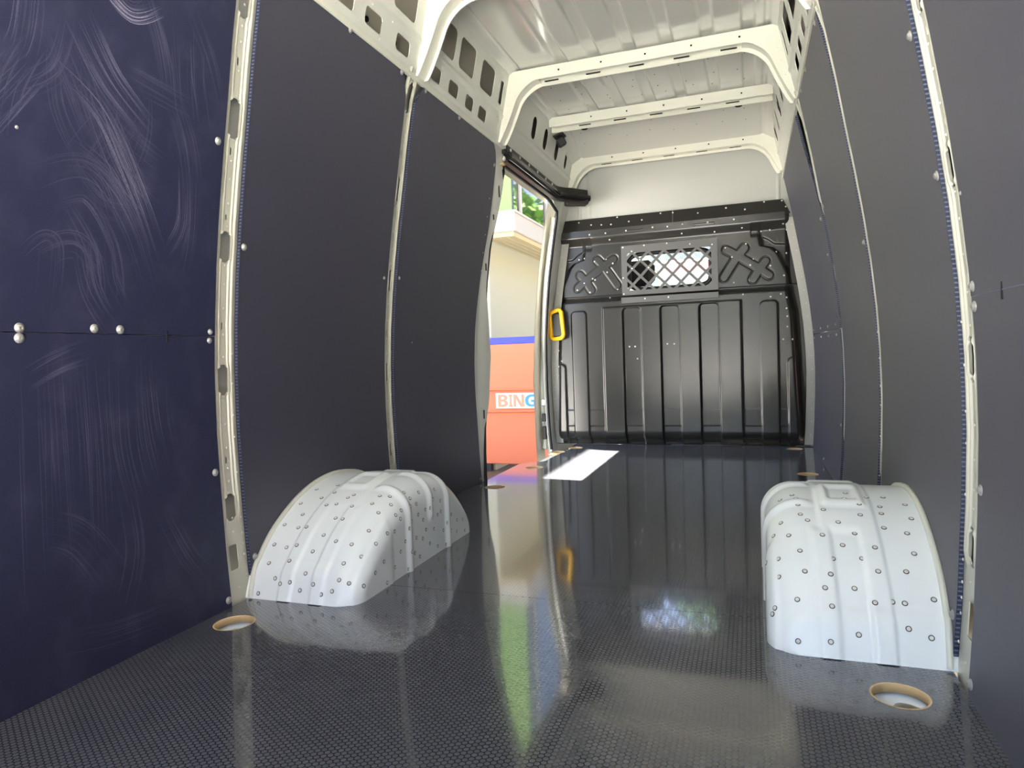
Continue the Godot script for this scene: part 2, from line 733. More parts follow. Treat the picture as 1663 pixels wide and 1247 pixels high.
# ==================================================================== ceiling
func roof_y(x: float, z: float) -> float:   # z positive forward here
	var y := 2.176
	var g := 0.0
	for c in [-.375, -.205, -.025, .155, .345, .53]:
		g = maxf(g, bump(x, c - .03, c + .03, .006))
	y += .012 * g * (1.0 - smoothstep(4.22, 4.30, z))
	y += .006 * bump(absf(x), .60, .625, .004)
	# shallow cross crease just behind each bow, where the channels end
	for b in [2.5, 3.47, 4.2]:
		y += .004 * bump(z, b - .10, b - .06, .01) * (1.0 - g)
	y -= .105 * pow(smoothstep(4.28, 4.95, z), 1.5)
	y -= .10 * pow(smoothstep(.58, .70, absf(x)), 2.0) * .4
	return y


func build_ceiling() -> void:
	var c := struct("ceiling", "pale grey pressed steel roof skin with long channels")
	var st := begin()
	var nx := 260
	var nz := 150
	for j in nz:
		var za := lerpf(-.62, 4.99, j / float(nz))
		var zb := lerpf(-.62, 4.99, (j + 1) / float(nz))
		for i in nx:
			var xa := lerpf(-.69, .69, i / float(nx))
			var xb := lerpf(-.69, .69, (i + 1) / float(nx))
			quad(st, Vector3(xa, roof_y(xa, za), -za), Vector3(xa, roof_y(xa, zb), -zb), Vector3(xb, roof_y(xb, zb), -zb), Vector3(xb, roof_y(xb, za), -za))
	part(c, "roof_skin", done(st), "roof_paint")
	part(c, "roof_outer", box_mesh(Vector3(1.5, .02, 5.72), .004), "outer_paint", xlate(Vector3(0, 2.235, -2.20)))
	var hole := lathe_mesh([Vector2(.022, 0), Vector2(.018, -.002), Vector2(0, -.0025)], 16)
	for x in [-.50, .47]:
		part(c, "drain_hole", hole, "dark_hole", Transform3D(Basis(), Vector3(x, roof_y(x, 4.48) - .001, -4.48)))
	# weld dimples on the front half
	var dim := lathe_mesh([Vector2(.004, 0), Vector2(.003, -.0015), Vector2(0, -.002)], 8)
	var k := 0
	for zz in [3.60, 3.78, 3.96, 4.08, 4.33, 4.48, 4.62]:
		for xx in 8:
			var x := -.52 + xx * .145 + rng.randf_range(-.03, .03)
			var z: float = zz + rng.randf_range(-.05, .05)
			part(c, "weld_dimple", dim, "ring_dark", xlate(Vector3(x, roof_y(x, z) - .0005, -z)))
			k += 1


# ==================================================================== upper side rails with cut-outs
func rail_x(y: float) -> float:
	return lerpf(.735, .655, (y - 1.81) / .36)


func build_side_rails() -> void:
	var small := []     # [z0, z1, y0, y1, r]
	for p in [[-.33, -.43], [-.52, -.62], [-.71, -.81], [-.90, -1.0], [-1.35, -1.45], [-1.54, -1.64], [-1.73, -1.845], [-1.92, -2.03], [-2.10, -2.21], [-2.315, -2.42], [-2.603, -2.705], [-2.787, -2.887], [-2.97, -3.063], [-3.13, -3.23]]:
		small.append([p[0], p[1], 1.851, 1.910, .014])
	for p in [[-.30, -.47], [-.52, -.69], [-.75, -.92], [-1.62, -1.79], [-1.84, -2.01], [-2.06, -2.215], [-2.265, -2.435], [-2.60, -2.80], [-2.845, -3.015], [-3.095, -3.262]]:
		small.append([p[0], p[1], 1.982, 2.112, .022])
	small.append([-3.348, -3.392, 1.99, 2.10, .010])
	for z in [-3.905, -4.14, -4.40, -4.648, -4.85]:
		small.append([z, z - .078 + (.02 if z < -4.6 else 0.0), 1.975, 2.10, .035])
	for s in [-1, 1]:
		var label := "pale grey steel rail with square cut-outs above the left wall panels and side door" if s < 0 else "pale grey steel rail with diamond-looking cut-outs above the right wall panels"
		var t := thing("roof_rail", label, "body rail", Vector3(s * .7, 1.8, -2.2))
		var off := -t.position
		var sdf := func(z: float, y: float) -> float:
			var f := minf(minf(y - 1.803, 2.20 - y), minf(z + .62, 4.965 - z))
			for h in small:
				var cz: float = -(h[0] + h[1]) * .5
				if absf(z - cz) < .2:
					f = minf(f, -rbox(z - cz, y - (h[2] + h[3]) * .5, absf(h[0] - h[1]) * .5, (h[3] - h[2]) * .5, h[4]))
			return f
		var mp := func(z: float, y: float, d: float) -> Vector3:
			var r := 0.0
			# swages between the cut-outs, and a rolled lower lip
			r += .006 * bump(y, 1.935, 1.955, .006)
			r -= .004 * bump(y, 1.825, 1.838, .004)
			return Vector3(s * (rail_x(y) + d - r), y, -z) + off
		var st := begin()
		sheet(st, -.63, 4.97, 700, 1.795, 2.205, 52, sdf, mp, .003, s > 0)
		part(t, "web", done(st), "rail_paint")
		var lip := begin()
		sweep(lip, [Vector3(s * .737, 1.806, .6) + off, Vector3(s * .737, 1.806, -3.36 if s < 0 else -4.95) + off], [Vector2(-.006, -.009), Vector2(.006, -.009), Vector2(.006, .009), Vector2(-.006, .009)], Vector3.UP, false, false)
		part(t, "lower_lip", done(lip), "white_paint")
		part(t, "oval_shade", box_mesh(Vector3(.004, .30, 1.36), .001), "cavity_shade", Transform3D(Basis(Vector3(0, 0, 1), s * .22), Vector3(s * .745, 2.05, -4.22) + off))  # dark sheet added behind the front ovals in place of shade
		# little clips in the small openings
		var clip := begin()
		lathe(clip, [Vector2(.011, 0), Vector2(.010, .006), Vector2(.004, .008), Vector2(0, .008)], 14)
		var clip_mesh := done(clip)
		for z in [-2.16, -2.365, -2.63, -3.0, -3.19]:
			part(t, "clip_hole", clip_mesh, "dark_hole", on_surface(Vector3(s * (rail_x(1.90) + .05), 1.905, z - .02) + off, Vector3(-s, -.2, 0)))
		var dot := weld_mesh()
		var lim := 3.4 if s < 0 else 4.8
		for k in 44:
			var z := 1.9 + (lim - 1.9) * k / 44.0 + rng.randf_range(-.01, .01)
			var y: float = [1.945, 1.838, 2.13, 1.925][k % 4]
			part(t, "weld_dot", dot, "bolt_white", on_surface(Vector3(s * (rail_x(y) - .0005), y, -z) + off, Vector3(-s, -.2, 0)))


var _weld: ArrayMesh
func weld_mesh() -> ArrayMesh:
	if _weld == null:
		_weld = lathe_mesh([Vector2(.0034, 0), Vector2(.0030, .0012), Vector2(.002, .0019), Vector2(0, .002)], 10)
	return _weld


# ==================================================================== sliding door opening in the left wall
const BY := [-.1, .02, .29, .46, .68, .82, 1.02, 1.29, 1.54, 1.70, 1.755]
const BZ := [3.465, 3.467, 3.515, 3.590, 3.625, 3.590, 3.525, 3.512, 3.565, 3.575, 3.570]
const FY := [-.1, .07, .297, .57, .93, 1.235, 1.451, 1.63, 1.70, 1.755]
const FZ := [4.80, 4.785, 4.79, 4.798, 4.764, 4.72, 4.712, 4.715, 4.69, 4.56]
const EY := [-.1, .095, .287, .567, .849, 1.127, 1.353, 1.58, 1.775]
const EZ := [4.90, 4.95, 4.93, 4.973, 4.971, 4.955, 4.925, 4.93, 4.90]

func build_door_surround() -> void:
	var d := struct("door_1", "white steel surround of the open side door in the left wall")
	var sdf := func(z: float, y: float) -> float:
		var f := minf(minf(z - 3.375, 4.975 - z), minf(y + .06, 1.825 - y))
		var o: float = minf(minf(z - interp(y, BY, BZ), interp(y, FY, FZ) - z), 1.758 - y)
		return minf(f, -o)
	var mp := func(z: float, y: float, dd: float) -> Vector3:
		var r := 0.0
		r += .004 * bump(z, 3.41, 3.45, .008)
		r += .006 * bump(z, 4.78, 4.84, .01)
		r += .02 * smoothstep(3.44, 3.56, z) * (1.0 - smoothstep(3.7, 3.8, z)) * (1.0 - smoothstep(1.62, 1.74, y))
		dd *= 1.0 - .85 * smoothstep(1.45, 1.70, y)
		return Vector3(-(hw(y) + .010 - r + dd), y, -(z + dd * 1.9 * smoothstep(4.3, 4.55, z)))
	var st := begin()
	sheet(st, 3.37, 4.98, 200, -.07, 1.83, 130, sdf, mp, .085, false)
	part(d, "frame", done(st), "rail_paint")
	# black seal round the opening
	var path := []
	for i in 41:
		var y := lerpf(-.02, 1.70, i / 40.0)
		path.append(Vector3(-(hw(y) + .004), y, -interp(y, BY, BZ)))
	path.append(Vector3(-(hw(1.745) + .035), 1.748, -3.63))
	for i in 21:
		path.append(Vector3(-(hw(1.752) + .035), 1.752, -lerpf(3.66, 4.50, i / 20.0)))
	path.append(Vector3(-(hw(1.745) + .035), 1.742, -4.60))
	for i in 41:
		var y := lerpf(1.69, -.02, i / 40.0)
		path.append(Vector3(-(hw(y) + .006), y, -interp(y, FY, FZ) + .004))
	var seal := begin()
	sweep(seal, path, circle(.011, 8), Vector3(1, 0, 0))
	part(d, "seal", done(seal), "black_rubber")
	# pale outer edge of the front post
	var edge := []
	for i in 41:
		var y := lerpf(-.04, 1.70, i / 40.0)
		edge.append(Vector3(-(hw(y) + .10), y, -interp(y, EY, EZ) - .016))
	var es := begin()
	sweep(es, edge, rect(.03, .03), Vector3(1, 0, 0))
	part(d, "outer_edge", done(es), "white_paint")
	# striker and buffers
	for q in [[.205, .06, "black_rubber"], [.32, .05, "steel"], [.09, .10, "black_rubber"]]:
		part(d, "striker", box_mesh(Vector3(.03, q[1], .03), .005), q[2], xlate(Vector3(-.975, q[0], -4.90)))
	# oblong slots in the rear post
	for q in [[1.60, .10], [1.44, .03], [.62, .05], [.36, .05], [1.17, .04]]:
		var z: float = interp(q[0], BY, BZ) - .045
		part(d, "slot", box_mesh(Vector3(.004, q[1], .012), .002), "dark_hole", xlate(Vector3(-(hw(q[0]) - .006), q[0], -z)))
	for k in 16:
		var y := .1 + k * .095
		part(d, "weld_dot", weld_mesh(), "bolt_white", on_surface(Vector3(-(hw(y) - .0005), y, -3.422), Vector3(1, 0, 0)))
	# riveted edge strips between post and partition
	for s in [-1, 1]:
		var strip := begin()
		var ys := []
		for i in 26:
			ys.append(lerpf(.01, 1.54, i / 25.0))
		for i in 25:
			var a := Vector3(s * (hw(ys[i]) + .004), ys[i], ZP + .03)
			var b := Vector3(s * (hw(ys[i + 1]) + .004), ys[i + 1], ZP + .03)
			strip.set_smooth_group(0)
			var wv := Vector3(-s * .055, 0, 0)
			if s > 0:
				quad(strip, a, b, b + wv, a + wv)
			else:
				quad(strip, a, a + wv, b + wv, b)
		part(d, "edge_strip", done(strip), "post_grey")
		for k in 17:
			var y := .08 + k * .088
			part(d, "rivet", weld_mesh(), "bolt_white", on_surface(Vector3(s * (hw(y) - .016), y, ZP + .0305), Vector3(0, 0, 1)))


# ==================================================================== pillars between the panels
func build_pillars() -> void:
	var spec := [[-1, -1.5125, -1.6025, "wide white pressed steel pillar nearest on the left wall", 0],
		[-1, -2.444, -2.523, "white steel pillar rising behind the left wheel arch", 1],
		[1, -1.4815, -1.5855, "white steel pillar nearest on the right wall", 0],
		[1, -2.4555, -2.5225, "white steel pillar behind the right wheel arch, mostly hidden", 1],
		[1, -3.3855, -3.50, "thin white steel pillar on the right wall nearest the partition", 2]]
	for p in spec:
		var s: int = p[0]
		var t := thing("body_pillar", p[3], "pillar", Vector3(s * .9, 0, (p[1] + p[2]) * .5))
		var off := -t.position
		var za: float = -p[1]
		var zb: float = -p[2]
		var wd := zb - za
		var zc := (za + zb) * .5
		var rec := .010 if s < 0 else .006
		var ovals := []
		if p[4] == 0:
			ovals = [[1.366, .110, .032], [1.017, .088, .032], [.641, .088, .032], [.273, .080, .032], [1.68, .10, .030]]
		else:
			ovals = [[1.727, .12, .026], [1.372, .09, .022], [1.008, .085, .022], [.629, .08, .022], [.308, .05, .022]]
		var tiny := [[1.519, .011], [1.280, .011], [.795, .011], [.410, .010], [1.1, .008]]
		var oz := zc - wd * .03
		var sdf := func(z: float, y: float) -> float:
			var f := minf(minf(z - za, zb - z), minf(y + .02, 1.835 - y))
			for o in ovals:
				f = minf(f, -rbox(z - oz, y - o[0], o[2] * .62, o[1] * .5, o[2] * .6))
			for o in tiny:
				f = minf(f, -rbox(z - oz, y - o[0], .0042, o[1], .004))
			if p[4] == 0:
				f = minf(f, -rbox(z - (zc - wd * .06), y - .128, .017, .036, .004))
			return f
		var mp := func(z: float, y: float, d: float) -> Vector3:
			var c := (z - za) / wd
			var up := smoothstep(.22, .26, y)
			var r := .006 * bump(c, .07, .22, .04) + .004 * bump(c, .28, .33, .015) + .004 * bump(c, .66, .70, .015) + .006 * bump(c, .77, .88, .03)
			for g in [.25, .355, .64, .735]:
				r -= .0035 * exp(-pow((c - g) / .014, 2.0))
			for o in ovals:
				var e := -rbox(z - oz, y - o[0], o[2] * .62, o[1] * .5, o[2] * .6)
				r += .003 * (1.0 - smoothstep(.001, .006, e))
			var flare := .0 if y < 1.72 else (y - 1.72) * .12
			return Vector3(s * (hw(y) + rec + .004 - r * up - flare + d), y, -z) + off
		var st := begin()
		sheet(st, za - .002, zb + .002, 70 if p[4] == 0 else 44, -.03, 1.84, 440 if p[4] == 0 else 220, sdf, mp, .0025, s > 0)
		part(t, "channel", done(st), "pillar_paint_dimmed")
		# rear wall of the hollow section, seen through the oval holes
		var bk := begin()
		var n := 40
		for i in n:
			var ya := lerpf(-.02, 1.83, i / float(n))
			var yb := lerpf(-.02, 1.83, (i + 1) / float(n))
			var a := Vector3(s * (hw(ya) + .036), ya, -za) + off
			var b := Vector3(s * (hw(ya) + .036), ya, -zb) + off
			var c := Vector3(s * (hw(yb) + .036), yb, -zb) + off
			var d := Vector3(s * (hw(yb) + .036), yb, -za) + off
			bk.set_smooth_group(0)
			if s > 0:
				quad(bk, a, d, c, b)
			else:
				quad(bk, a, b, c, d)
		part(t, "back_wall", done(bk), "liner_grey")
		var ys := [1.668, 1.612, 1.571, 1.494, 1.429, 1.311, 1.253, 1.204, 1.138, 1.076, .966, .913, .845, .771, .707, .593, .513, .445, .386, .348, .241, .202, .039]
		for y in ys:
			part(t, "weld_dot", weld_mesh(), "bolt_white", on_surface(Vector3(s * (hw(y) + rec + .0035), y, -(oz + .004)) + off, Vector3(-s, 0, 0)))
		for y in [.715, .629, .537, .473, .370, .192, .160, .128, .238, .069]:
			part(t, "weld_dot", weld_mesh(), "bolt_white", on_surface(Vector3(s * (hw(y) + rec - .002), y, -(za + wd * .83)) + off, Vector3(-s, 0, 0)))


# ==================================================================== dark blue wall panels
var _screw: ArrayMesh

func lining(s: int, label: String, y0: float, y1: float, za: Callable, zb: Callable, material: String, screws: Array, webs: bool) -> Node3D:
	var zm: float = (za.call(y0) + zb.call(y0)) * .5
	var t := thing("wall_panel", label, "wall panel", Vector3(s * .9, y0, zm), "")
	var off := -t.position
	var ys := []
	var n := 44
	for i in n + 1:
		ys.append(lerpf(y0, y1, i / float(n)))
	if y1 > 1.75:
		for e in [.012, .024, .036, .006]:
			ys.append(y1 - e)
		ys.sort()
	var T := .012
	var st := begin()
	for i in ys.size() - 1:
		var a: float = ys[i]
		var b: float = ys[i + 1]
		var q := []
		for yy in [a, b]:
			for z in [za.call(yy), zb.call(yy)]:
				q.append([Vector3(s * hw(yy), yy, z) + off, Vector3(s * (hw(yy) + T), yy, z) + off, Vector2(z, yy)])
		# 0 near low, 1 far low, 2 near high, 3 far high
		st.set_smooth_group(0)
		fq(st, s, q[0][0], q[1][0], q[3][0], q[2][0], q[0][2], q[1][2], q[3][2], q[2][2])
		st.set_smooth_group(-1)
		fq(st, s, q[1][1], q[0][1], q[2][1], q[3][1], q[1][2], q[0][2], q[2][2], q[3][2])
		fq(st, s, q[0][1], q[0][0], q[2][0], q[2][1], q[0][2], q[0][2], q[2][2], q[2][2])
		fq(st, s, q[1][0], q[1][1], q[3][1], q[3][0], q[1][2], q[1][2], q[3][2], q[3][2])
		if i == 0:
			fq(st, s, q[0][1], q[1][1], q[1][0], q[0][0], q[0][2], q[1][2], q[1][2], q[0][2])
		if i == ys.size() - 2:
			fq(st, s, q[2][0], q[3][0], q[3][1], q[2][1], q[2][2], q[3][2], q[3][2], q[2][2])
	part(t, "board", done(st), material)
	if webs:
		# end face of the hollow board: a lighter strip crossed by the webs of its cells
		var eb := begin()
		for i in n:
			var a := lerpf(y0, y1, i / float(n))
			var b := lerpf(y0, y1, (i + 1) / float(n))
			eb.set_smooth_group(-1)
			fq(eb, s, Vector3(s * (hw(a) + T), a, za.call(a) + .0006) + off, Vector3(s * hw(a), a, za.call(a) + .0006) + off, Vector3(s * hw(b), b, za.call(b) + .0006) + off, Vector3(s * (hw(b) + T), b, za.call(b) + .0006) + off)
		part(t, "cell_end", done(eb), "cell_blue")
		var wb := begin()
		var y := y0 + .004
		while y < y1 - .004:
			var c := Vector3(s * (hw(y) + .0045), y, za.call(y) + .001) + off
			cbox(wb, Vector3(.0075, .0032, .002), .0004, xlate(c))
			y += .0095
		part(t, "cell_webs", done(wb), "cell_web", Transform3D(), "stuff")
	for q in screws:
		var sz: float = q[2] if q.size() > 2 else 1.0
		var nrm := Vector3(-s, 0, 0)
		var sl := (hw(q[0] + .03) - hw(q[0] - .03)) / .06
		nrm = Vector3(-s, s * s * sl, 0).normalized()
		var xf := on_surface(Vector3(s * hw(q[0]), q[0], q[1]) + off, nrm)
		xf.basis = xf.basis.scaled(Vector3.ONE * sz)
		part(t, "screw", screw_mesh(), "screw_zinc", xf)
	return t


func fq(st: SurfaceTool, s: int, a: Vector3, b: Vector3, c: Vector3, d: Vector3, ua := Vector2.ZERO, ub := Vector2.ZERO, uc := Vector2.ZERO, ud := Vector2.ZERO) -> void:
	if s < 0:
		quad(st, a, b, c, d, ua, ub, uc, ud)
	else:
		quad(st, a, d, c, b, ua, ud, uc, ub)


func screw_mesh() -> ArrayMesh:
	if _screw == null:
		_screw = lathe_mesh([Vector2(.0105, 0), Vector2(.0103, .0015), Vector2(.0072, .002), Vector2(.0068, .0045), Vector2(.004, .0062), Vector2(.0018, .0064), Vector2(.0015, .0052), Vector2(0, .0052)], 20)
	return _screw


func build_linings() -> void:
	var c := func(v: float) -> Callable: return func(_y: float) -> float: return v
	# left wall
	lining(-1, "dark blue upper left panel nearest, covered in pale wiping marks", .766, 1.803, c.call(.58), func(_y: float) -> float: return -1.513,
		"lining_scuffed", [[.774, -.976], [.777, -1.144], [.776, -1.211], [.777, -1.495, .8], [1.287, -1.490], [1.168, -.964, .35]], false)
	var low := lining(-1, "dark blue lower left panel nearest, standing on the floor below the screwed seam", -.004, .764, c.call(.58), func(_y: float) -> float: return -1.511,
		"lining_scuffed", [[.753, -.975], [.753, -1.492, .8], [.385, -1.494], [.022, -1.500, 1.0]], false)
	part(low, "seam_slot", box_mesh(Vector3(.003, .03, .006), .001), "dark_hole", xlate(Vector3(-.8995, .762, -1.348) - low.position))
	lining(-1, "dark blue left panel between the two pillars, behind the wheel arch", .06, 1.803, c.call(-1.602), func(y: float) -> float: return -2.445 + .04 * smoothstep(1.70, 1.80, y),
		"lining", [[.111, -1.622], [1.024, -1.616], [1.795, -2.029], [1.79, -2.386], [1.79, -1.72], [1.012, -2.418, .7]], true)
	lining(-1, "dark blue left panel with a rounded top corner beside the side door", -.004, 1.803, func(y: float) -> float: return -2.522 - .05 * smoothstep(1.72, 1.803, y),
		func(y: float) -> float:
			var z := interp(y, [0, .34, .613, .846, 1.11, 1.38, 1.55, 1.66], [-3.404, -3.412, -3.404, -3.402, -3.425, -3.462, -3.466, -3.455])
			var e := clampf((y - 1.66) / .143, 0, 1)
			return z + .11 * (1.0 - sqrt(maxf(0.0, 1.0 - e * e))),
		"lining", [[1.79, -2.590, .8], [1.79, -2.935], [1.70, -3.428], [1.023, -2.54, .7], [.755, -2.681, .35], [.02, -3.385, .7]], true)
	# right wall
	lining(1, "dark upper right panel nearest, its lower edge on a thin pale seam", .7600, 1.803, c.call(.58), func(_y: float) -> float: return -1.482,
		"lining", [[.777, -1.467], [.95, -1.472, .4]], false)
	var lowr := lining(1, "dark lower right panel nearest, below the thin pale seam", -.004, .7585, c.call(.58), func(_y: float) -> float: return -1.478,
		"lining", [[.740, -1.463], [.400, -1.460], [.028, -1.465]], false)
	part(lowr, "seam_edge", box_mesh(Vector3(.002, .0022, 2.05), .0005), "cell_web", xlate(Vector3(.8992, .7592, -.45) - lowr.position))
	part(lowr, "seam_slot", box_mesh(Vector3(.003, .03, .006), .001), "dark_hole", xlate(Vector3(.8995, .758, -1.315) - lowr.position))
	lining(1, "wide dark right panel directly behind the right wheel arch", .03, 1.803, c.call(-1.585), func(_y: float) -> float: return -2.455,
		"lining", [[1.30, -1.602], [1.013, -1.60], [.11, -1.605]], true)
	lining(1, "dark right panel between the two thin pillars ahead of the wheel arch", -.004, 1.803, func(y: float) -> float: return -2.522 - .02 * smoothstep(1.6, 1.8, y), func(_y: float) -> float: return -3.385,
		"lining", [[1.785, -2.60], [1.785, -3.014], [1.785, -3.255], [1.014, -2.535], [1.30, -3.365]], true)
	lining(1, "dark upper right panel beside the partition, above a row of screws", .752, 1.803, func(y: float) -> float: return -3.46 - .17 * smoothstep(1.25, 1.72, y), func(_y: float) -> float: return -4.90,
		"lining", [[.775, -3.6, .7], [.775, -3.95, .7], [.775, -4.35, .7], [.775, -4.8, .7], [1.27, -3.52], [1.1, -3.52, .8]], true)
	lining(1, "dark lower right panel beside the partition, below a row of screws", -.004, .748, func(_y: float) -> float: return -3.47, func(_y: float) -> float: return -4.90,
		"lining", [[.725, -3.6, .7], [.725, -3.95, .7], [.725, -4.35, .7], [.725, -4.8, .7], [.30, -3.50, .8], [.03, -4.2, .8]], true)


# ==================================================================== roof bows
func build_bows() -> void:
	var spec := [[2.53, 1.815, "nearest roof bow, only its left leg in view beside the first pillar", true], [3.47, 1.815, "white roof bow across the van above the side door post", true],
		[4.22, 2.11, "short white roof bow between the two full bows, without legs", false], [4.88, 1.83, "foremost white roof bow, framing the grey liner above the partition", true], [.25, 1.815, "rearmost roof bow above the camera, reflected in the roof", true]]
	for p in spec:
		var zc: float = p[0]
		var t := thing("roof_bow", p[2], "roof bow", Vector3(0, 1.8, -zc))
		var off := -t.position
		var legs: bool = p[3]
		var front: bool = zc > 4.8
		var drop := .075 if front else 0.0
		for layer in 2:
			var inset := .0 if layer == 0 else .016
			var sdf := func(x: float, y: float) -> float:
				var ax := absf(x)
				var outer := minf(rail_x(y) + .001 - ax, 2.168 - drop - y)
				# arch-shaped opening with rounded upper corners
				var half := .738 - .140 * pow(clampf((y - 1.80) / .29, 0, 1), .8) - inset
				if not legs:
					half = .80
				var top := 2.108 - drop - inset
				if not front and layer == 0:
					top += .012 * smoothstep(.40, .44, ax) * (1.0 - smoothstep(.56, .60, ax)) * 0.0
				var q := Vector2(maxf(ax - half + .10, 0), maxf(y - top + .10, 0))
				var open := minf(half - ax, top - y)
				if half - ax < .10 and top - y < .10:
					open = .10 - q.length()
				if not legs:
					open = top - y
				var f := minf(outer, -open)
				if legs:
					f = minf(f, y - float(p[1]))
				else:
					f = minf(f, .66 - ax)
				return f
			var z0 := zc - .035 if layer == 0 else zc + .025
			var dep := .062 if layer == 0 else .005
			var mp := func(x: float, y: float, d: float) -> Vector3: return Vector3(x, y, -(z0 + d)) + off
			var st := begin()
			sheet(st, -.75, .75, 300, 1.80, 2.18, 95, sdf, mp, dep, false, false, true)
			part(t, "channel" if layer == 0 else "flange", done(st), "white_paint")
		# slots and holes
		var ytop := 2.108 - drop
		for k in 5:
			var x := -.44 + k * .22
			part(t, "slot", box_mesh(Vector3(.075, .004, .010), .001), "dark_hole", xlate(Vector3(x, ytop - .0005, -(zc + .008)) + off))
			part(t, "bolt_hole", lathe_mesh([Vector2(.005, 0), Vector2(.004, .001), Vector2(0, .001)], 10), "dark_hole", on_surface(Vector3(x + .05, ytop + .03, -(zc - .0355)) + off, Vector3(0, 0, 1)))
		if legs:
			for s in [-1, 1]:
				for y in [1.86, 1.93, 2.0, 2.06]:
					part(t, "weld_dot", weld_mesh(), "bolt_white", on_surface(Vector3(s * (rail_x(y) - .02), y, -(zc - .0352)) + off, Vector3(0, 0, 1)))


# ==================================================================== wheel arches
const AZ := [1.58, 1.605, 1.64, 1.695, 1.75, 1.83, 1.9, 1.97, 2.03, 2.12, 2.2, 2.337, 2.40, 2.444, 2.46]
const AH := [0.0, .067, .107, .158, .195, .237, .262, .277, .283, .278, .262, .18, .115, .05, 0.0]

func arch_h(z: float) -> float:
	# smoothed interpolation of the height profile
	for i in range(1, AZ.size()):
		if z <= AZ[i]:
			var f: float = (z - AZ[i - 1]) / (AZ[i] - AZ[i - 1])
			var a: float = AH[maxi(i - 2, 0)] if i > 1 else -.1
			var b: float = AH[mini(i + 1, AH.size() - 1)]
			if i < 2 or i > AZ.size() - 2:
				return lerpf(AH[i - 1], AH[i], f)
			var pz := [AZ[i - 2], AZ[i - 1], AZ[i], AZ[mini(i + 1, AZ.size() - 1)]]
			return cubic_interpolate_in_time(AH[i - 1], AH[i], a, b, f, pz[2] - pz[1], pz[0] - pz[1], pz[3] - pz[1])
	return 0.0


func arch_pos(s: float, v: float, sd: int) -> Vector3:
	var z := 2.02 - .44 * cos(PI * v)
	var hh := maxf(arch_h(z), .0001)
	var D := .365
	var rc := .07
	for e in [z - 1.58, 2.46 - z]:
		if e < rc:
			D -= rc - sqrt(maxf(rc * rc - (rc - e) * (rc - e), 0))
	var r := minf(.085, hh * .9)
	var L := (D - r) + PI * .5 * r + hh - r
	var q := s * L
	var d := 0.0
	var y := 0.0
	if q < D - r:
		d = q
		y = hh
	elif q < D - r + PI * .5 * r:
		var a := (q - (D - r)) / r
		d = D - r + r * sin(a)
		y = hh - r + r * cos(a)
	else:
		d = D
		y = hh - r - (q - (D - r + PI * .5 * r))
	return Vector3(sd * (.903 - d), y, -z)


func arch_relief(p: Vector3, s: float, sd: int) -> float:
	var d := .903 - absf(p.x)
	var z := -p.z
	var r := 0.0
	# recessed fields on the rear slope, and the steps between them
	var rear := 1.0 - smoothstep(1.79, 1.82, z)
	r -= .004 * bump(d, .155, .22, .006) * rear
	r -= .004 * bump(d, .262, .345, .006) * rear
	r += .0035 * smoothstep(.108, .118, d) - .0035 * smoothstep(.235, .245, d) * (1.0 - rear)
	# raised bands over the crown and down the inner side
	var across := smoothstep(.10, .13, d)
	r += .006 * bump(z, 1.905, 1.93, .008) * smoothstep(.24, .28, d)
	r += .006 * bump(z, 2.195, 2.222, .008) * across
	r += .006 * bump(z, 2.06, 2.085, .007) * smoothstep(.24, .27, d) * smoothstep(.12, .15, p.y)
	r += .005 * bump(z, 1.90, 2.05, .008) * bump(d, .13, .225, .008)
	r -= .005 * bump(z, 1.93, 2.02, .008) * bump(d, .145, .21, .006)
	return r * 1.5


